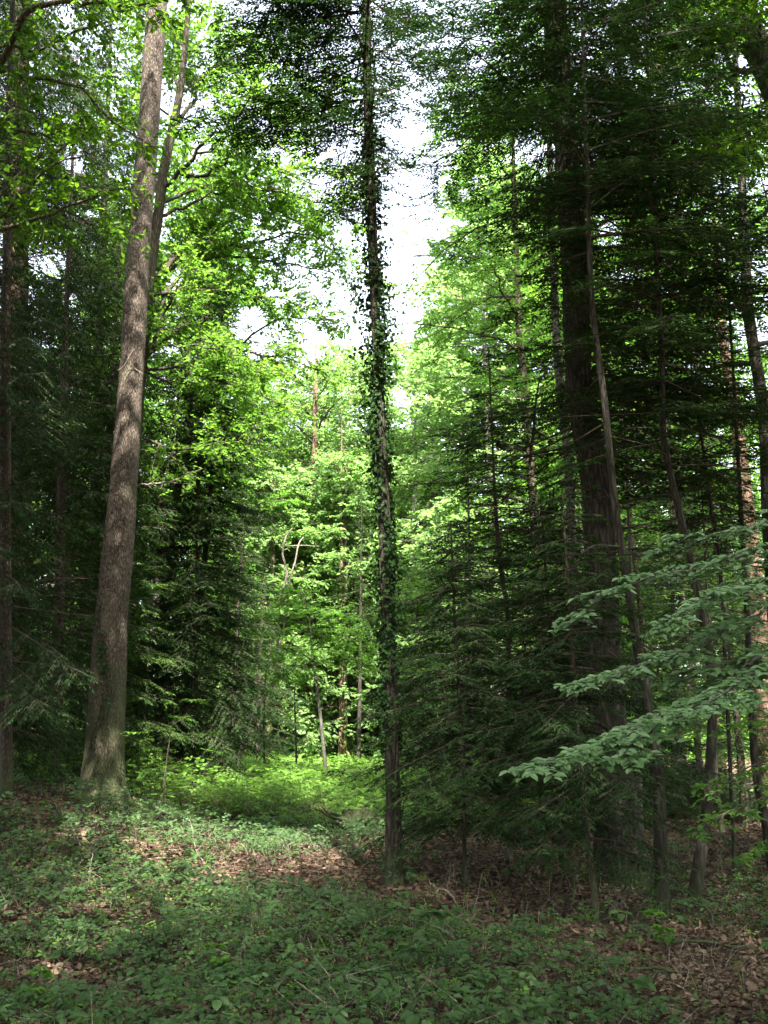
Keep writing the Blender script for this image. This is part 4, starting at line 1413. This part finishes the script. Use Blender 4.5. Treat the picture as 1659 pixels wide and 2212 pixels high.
def dry_stems(y0, y1, n):
    """thin dead shoots and grass blades sticking out of the leaves"""
    x, y = scatter(n, y0, y1)
    k = vnoise(x * 1.1, y * 1.1, 61) > .42
    x, y = x[k], y[k]
    n = len(x)
    p = np.stack([x, y, ground_z(x, y)], -1)
    h = RNG.uniform(.06, .38, n) ** 1.2
    m = p + rnd(n, .25) * h[:, None] * V(1, 1, 0) + UP * (h * .6)[:, None]
    e = m + rnd(n, .4) * h[:, None] * V(1, 1, .3) + UP * (h * .3)[:, None]
    mb = MB()
    w = RNG.random(n) < .45
    for sel, mt in ((w, 0), (~w, 1)):
        sticks(mb, p[sel], m[sel], .0028, .0022, mt)
        sticks(mb, m[sel], e[sel], .0022, .001, mt)
    g = RNG.random(n) < .35
    d = nrm(rnd(g.sum(), .4) + UP * .8)
    diamonds(mb, p[g], d, nrm(rnd(g.sum()) + V(0, -.5, 0)), RNG.uniform(.10, .30, g.sum()), .007, 2)
    o = mb.build('dry_stems', [M['dead_wood'], M['twig'], M['clearing_leaf']])
    tag(o, 'thin dry stems and grass blades among the bramble', 'ground cover', kind='stuff')


dry_stems(3.6, 16, 4200)


def litter(y0, y1, n, s, name):
    x, y = scatter(n, y0, y1)
    z = ground_z(x, y) + RNG.uniform(.004, .03, n)
    d = rnd(n) * V(1, 1, .28)
    nn = nrm(UP + rnd(n, .38))
    mb = MB()
    sz = s * RNG.uniform(.5, 1.25, n)
    tone = np.clip(RNG.random(n) ** 1.4 * .8 + .35 * (vnoise(x * .8, y * .8, 41) - .35), 0, 1)
    ovals(mb, np.stack([x, y, z], -1), d, nn, sz, sz * RNG.uniform(.45, .7, n), 0, tone, .2, RNG.uniform(-.2, .25, (n, 1)))
    k = n // 14
    x, y = scatter(k, y0, y1)
    a = RNG.uniform(0, 6.28, k)
    l = RNG.uniform(.05, .28, k)
    p = np.stack([x, y, ground_z(x, y) + .02], -1)
    sticks(mb, p, p + np.stack([np.cos(a) * l, np.sin(a) * l, RNG.uniform(-.01, .07, k)], -1), RNG.uniform(.0015, .005, k), .001, 1)
    o = mb.build(name, [M['litter'], M['twig']])
    tag(o, 'brown fallen leaves lying over the forest floor', 'leaf litter', kind='stuff')


litter(3.6, 10, 60000, .058, 'leaf_litter')
litter(10, 26, 90000, .065, 'leaf_litter')

# ------------------------------------------------------------------ low beech boughs reaching in from the right
rows = trunk_path([(2080, 2200, 60), (2070, 1600, 50), (2040, 900, 42), (2030, 300, 34)], 5.6, 9)
t_low = root_of('beech_tree', 'young beech outside the right edge, its low boughs of pale green leaves reaching in', rows)
make_trunk(t_low, rows, M['beech_bark'], 12, .25, .4, .04, 61)
BO = [([(2050, 1190), (1850, 1290), (1659, 1400), (1560, 1475), (1450, 1545), (1340, 1590), (1240, 1625), (1165, 1652)], 5.6, 5.0, .5),
      ([(2050, 1120), (1850, 1200), (1659, 1310), (1560, 1370), (1450, 1420), (1350, 1440), (1260, 1478)], 5.6, 5.6, .5),
      ([(2045, 1000), (1850, 1080), (1659, 1180), (1560, 1215), (1450, 1240), (1340, 1270), (1280, 1310), (1240, 1338)], 5.6, 6.2, .55),
      ([(2050, 1100), (1850, 1180), (1659, 1250), (1590, 1270), (1520, 1300), (1440, 1345)], 5.6, 5.3, .45),
      ([(2050, 1220), (1850, 1330), (1700, 1420), (1620, 1465), (1560, 1500), (1500, 1530)], 5.6, 4.8, .4),
      ([(2045, 960), (1850, 1030), (1700, 1110), (1600, 1145), (1500, 1160), (1430, 1190)], 5.8, 6.6, .5),
      ([(1450, 1545), (1400, 1580), (1370, 1615), (1350, 1632)], 5.2, 5.0, .2),
      ([(1700, 1390), (1640, 1420), (1600, 1440), (1540, 1440), (1480, 1470)], 5.2, 5.5, .4)]
sh = Shoots()
for pts, d0, d1, ln in BO:
    p = limb(t_low, pixline(pts, d0, d1), M['beech_bark'], .016, .003, 18, wob=.008)
    k = np.argmax(proj(p)[0] < 1760)
    sh.along(p[k:], max(8, int(20 * np.linalg.norm(p[-1] - p[k]))), ln * .8, .0, .75, .95, .0, .8, tip=.15)
leaf_crown(t_low, sh, 'low_beech_leaf', twigs=5, twig_len=.15, leaves=6, leaf=.052, wl=.62, bend=-.08, flat=.97, tilt=.14, wood=.004, oval=True, face=(-.12, -.30, 0))

# shaded beech twigs farther right and low
rows = trunk_path([(1800, 1850, 30), (1790, 1600, 26), (1780, 1300, 20)], 9, 6)
t = root_of('beech_tree', 'small shaded beech at the lower right edge with flat sprays over dry leaves', rows)
make_trunk(t, rows, M['beech_bark'], 8, .25, .3, .04, 62)
sh = Shoots()
for pts in ([(1785, 1560), (1720, 1620), (1640, 1650), (1560, 1690)], [(1785, 1640), (1700, 1700), (1620, 1735), (1540, 1770)], [(1780, 1450), (1700, 1530), (1600, 1560)], [(1785, 1700), (1720, 1800), (1640, 1830)]):
    p = limb(t, pixline(pts, 9, 9 + RNG.uniform(-.6, .8)), M['twig'], .012, .004, wob=.01)
    sh.along(p, 9, .4, .1, .8, .9, 0)
leaf_crown(t, sh, 'beech_leaf', twigs=4, twig_len=.22, leaves=6, leaf=.065, wl=.62, flat=.95, tilt=.25, wood=.005)

# ------------------------------------------------------------------ saplings and seedlings
def seedling(name, label, px, py, h, levels, leafm, leaf, spread, d=None, mat='twig'):
    g = G(px, py) if d is None else P(px, py, d) * V(1, 1, 0) + V(0, 0, float(ground_z(P(px, py, d)[0], d)))
    t = thing(name, label, 'seedling', g)
    p = spline(np.array([g - V(0, 0, .03), g + V(.03 * h, 0, h * .5), g + V(.09 * h, .02, h)]), 8)
    mb = MB()
    tube(mb, p, np.linspace(.012 * h + .002, .002, 8), 5)
    mb.build('stem', M[mat], t, smooth=True)
    sh = Shoots()
    for k in range(levels):
        u = .45 + .55 * k / max(1, levels - 1)
        s = p[min(7, int(u * 7))]
        a = k * 2.5 + RNG.uniform(0, 1)
        path = np.array([s, s + V(math.sin(a), math.cos(a) * .8, .12) * spread * .6, s + V(math.sin(a), math.cos(a) * .8, .10) * spread])
        sh.along(path, 3, spread * .4, .2, .8, .9, 0)
    leaf_crown(t, sh, leafm, name='foliage', twigs=3, twig_len=spread * .35, leaves=5, leaf=leaf, wl=.62, flat=.95, tilt=.25, wood=.004)
    return t


seedling('beech_seedling', 'sunlit beech seedling with flat bright tiers right of the flaky trunk', 352, 1668, 1.75, 7, 'clearing_leaf', .075, .6, 17.5)
seedling('beech_seedling', 'pale green seedling standing in leaf litter at lower right', 1431, 2062, .28, 3, 'clearing_leaf', .075, .10)
seedling('beech_seedling', 'light green seedling at the bottom left corner of the bramble', 78, 2195, .22, 3, 'clearing_leaf', .07, .10)
seedling('beech_seedling', 'yellowish green seedling low at the bottom, left of the middle', 470, 2120, .2, 3, 'clearing_leaf', .06, .10)
seedling('beech_seedling', 'tallish bramble shoot rising among leaves below the ivy clad trunk', 885, 2125, .42, 4, 'bramble_leaf', .08, .16)
seedling('beech_seedling', 'leafy shoot at the foot of the thick flaky trunk, right side', 290, 1700, .8, 5, 'bramble_leaf', .08, .35)
seedling('beech_seedling', 'small green shoot growing at the foot of the ivy clad trunk', 868, 1908, .3, 4, 'bramble_leaf', .08, .14)
g = G(403, 1668)
t = thing('fir_seedling', 'tiny sunlit fir seedling at the left rim of the clearing', 'seedling', g)
rws = np.array([[g[0], g[1], g[2] - .02, .012], [g[0], g[1], g[2] + .5, .006], [g[0], g[1], g[2] + .8, .002]])
mb = MB()
tube(mb, rws[:, :3], rws[:, 3], 5)
mb.build('stem', M['twig'], t)
conifer_crown(t, rws, g[2] + .15, g[2] + .8, .5, .14, 5, 'needle_spruce', slope=(.1, .4), sp1=.06, sp2=.03, strip=.07, sw=.016, wood=.006, name='foliage')

# ------------------------------------------------------------------ dead wood lying about
def dead_stick(name, label, pts, r0, r1, mat='dead_wood', lift=.03, fork=0, cat='stick'):
    q = []
    for (px, py, h) in pts:
        g = G(px, py)
        q.append(g + V(0, 0, h + lift))
    q = np.array(q)
    p = spline(q, 14)
    c = q[0] * V(1, 1, 0) + V(0, 0, float(ground_z(q[0][0], q[0][1])))
    mb = MB()
    pp = p + RNG.normal(0, .006, p.shape)
    tube(mb, pp, np.linspace(r0, r1, 14), 7, 0, .12, cap=True)
    for k in range(fork):
        i = RNG.integers(3, 12)
        e = pp[i] + V(RNG.normal(0, .2), RNG.normal(0, .2), RNG.uniform(.02, .18))
        sticks(mb, pp[i:i + 1], e[None], r1, r1 * .4, 0)
    o = mb.build(name, M[mat], smooth=True, loc=c)
    tag(o, label, cat)
    return o


dead_stick('fallen_log', 'dark broken stub of a log slanting up left of the massive fir foot', [(1250, 1800, .02), (1218, 1790, .16), (1187, 1790, .32)], .075, .065, 'rot_wood', cat='log')
dead_stick('fallen_stick', 'bent grey stick lying in litter right of the ivy clad trunk', [(935, 1925, .01), (975, 1950, .04), (1000, 1985, .0)], .010, .005)
dead_stick('fallen_stick', 'pale thin twig standing up from the brown litter below the dark sapling', [(1020, 2000, .0), (1030, 1975, .12), (1043, 1960, .28)], .006, .003)
dead_stick('fallen_stick', 'long thin stick lying flat in the dry leaves near the right edge', [(1420, 2050, .0), (1540, 2058, .02), (1659, 2070, .0)], .014, .008, 'slim_bark')
dead_stick('fallen_stick', 'short brown stick in the dry leaves at the lower right', [(1360, 2112, .0), (1420, 2108, .02), (1470, 2112, .0)], .012, .008, 'slim_bark')
dead_stick('fallen_stick', 'thin pale stem leaning up from the bramble at left', [(190, 1940, .0), (193, 1915, .12), (200, 1895, .26)], .006, .003)
dead_stick('fallen_stick', 'dark arching twig rising right of the flaky trunk foot', [(345, 1722, .0), (370, 1710, .35), (392, 1700, .55)], .014, .005, 'twig', fork=5)
dead_stick('fallen_stick', 'dark bowed branch over the herbs, left of the dead brushwood', [(405, 1745, .02), (430, 1722, .28), (485, 1705, .42)], .012, .004, 'twig', fork=4)
dead_stick('fallen_stick', 'pale stick crossing the bramble left of the middle', [(395, 1760, .02), (412, 1800, .10), (420, 1850, .06), (460, 1895, .0)], .010, .005, fork=3)
dead_stick('fallen_stick', 'brown bent dry stem standing in the bottom left bramble', [(110, 2150, .0), (150, 2090, .05), (170, 2060, .14)], .006, .003, 'slim_bark')

g = G(428, 1762)
mb = MB()
for k in range(60):
    a = RNG.uniform(0, 6.28)
    s = g + V(RNG.normal(0, .35), RNG.normal(0, .3), .02)
    e = s + V(math.sin(a), math.cos(a), RNG.uniform(.0, .7)) * RNG.uniform(.25, .7)
    p = spline(np.array([s, (s + e) / 2 + rnd(1, .05)[0] + V(0, 0, .08), e]), 6)
    tube(mb, p, np.linspace(.008, .003, 6), 4)
    sticks(mb, p[2:5], p[2:5] + rnd(3, .12), .003, .0015, 0)
o = mb.build('brushwood', M['red_bark'], loc=g)
tag(o, 'reddish brown heap of dry twigs lying in front of the clearing', 'brushwood')


def lump(name, label, cat, g, size, mat, seed, spikes=0):
    """an uneven heap of earth or roots"""
    nu, nv = 36, 18
    u, v = np.meshgrid(np.linspace(0, 2 * np.pi, nu, endpoint=False), np.linspace(-.25, .5 * np.pi, nv))
    d = np.stack([np.cos(v) * np.cos(u), np.cos(v) * np.sin(u), np.sin(v)], -1)
    k = 1 + .55 * (vnoise(d[..., 0] * 2.2 + seed, d[..., 1] * 2.2 + d[..., 2] * 3, seed) - .5) + .4 * (vnoise(d[..., 0] * 6 + seed, d[..., 1] * 6 + d[..., 2] * 7, seed + 1) - .5)
    p = g + d * k[..., None] * np.asarray(size)
    i = (np.arange(nv - 1)[:, None] * nu)
    j = np.arange(nu)[None]
    j2 = (j + 1) % nu
    mb = MB()
    mb.add(p.reshape(-1, 3), np.stack([i + j, i + j2, i + nu + j2, i + nu + j], -1).reshape(-1, 4))
    for s in range(spikes):
        a = RNG.uniform(0, 6.28)
        q = g + V(math.cos(a) * size[0], math.sin(a) * size[1], RNG.uniform(.1, 1.) * size[2]) * .7
        e = q + V(math.cos(a), math.sin(a), RNG.uniform(-.3, .7)) * RNG.uniform(.2, .6)
        pp = spline(np.array([q, (q + e) / 2 + rnd(1, .08)[0], e]), 7)
        tube(mb, pp, np.linspace(.035, .008, 7), 5, 0, .2)
    o = mb.build(name, M[mat], smooth=True, loc=g)
    tag(o, label, cat)


lump('root_mound', 'dark mound of rotten roots and earth left of the ivy clad trunk', 'mound', G(775, 1800), (.42, .35, .34), 'rot_wood', 3, 14)
lump('root_plate', 'upturned root plate of a fallen tree in deep shade at the right', 'roots', P(1500, 1745, 21) * V(1, 1, 0) + V(0, 0, float(ground_z(P(1500, 1745, 21)[0], 21)) + .1), (1.1, .6, .75), 'rot_wood', 7, 34)
lump('mossy_stump', 'small mossy stump right beside the foot of the ivy clad trunk', 'stump', G(905, 1906), (.10, .09, .09), 'oak_bark', 9)
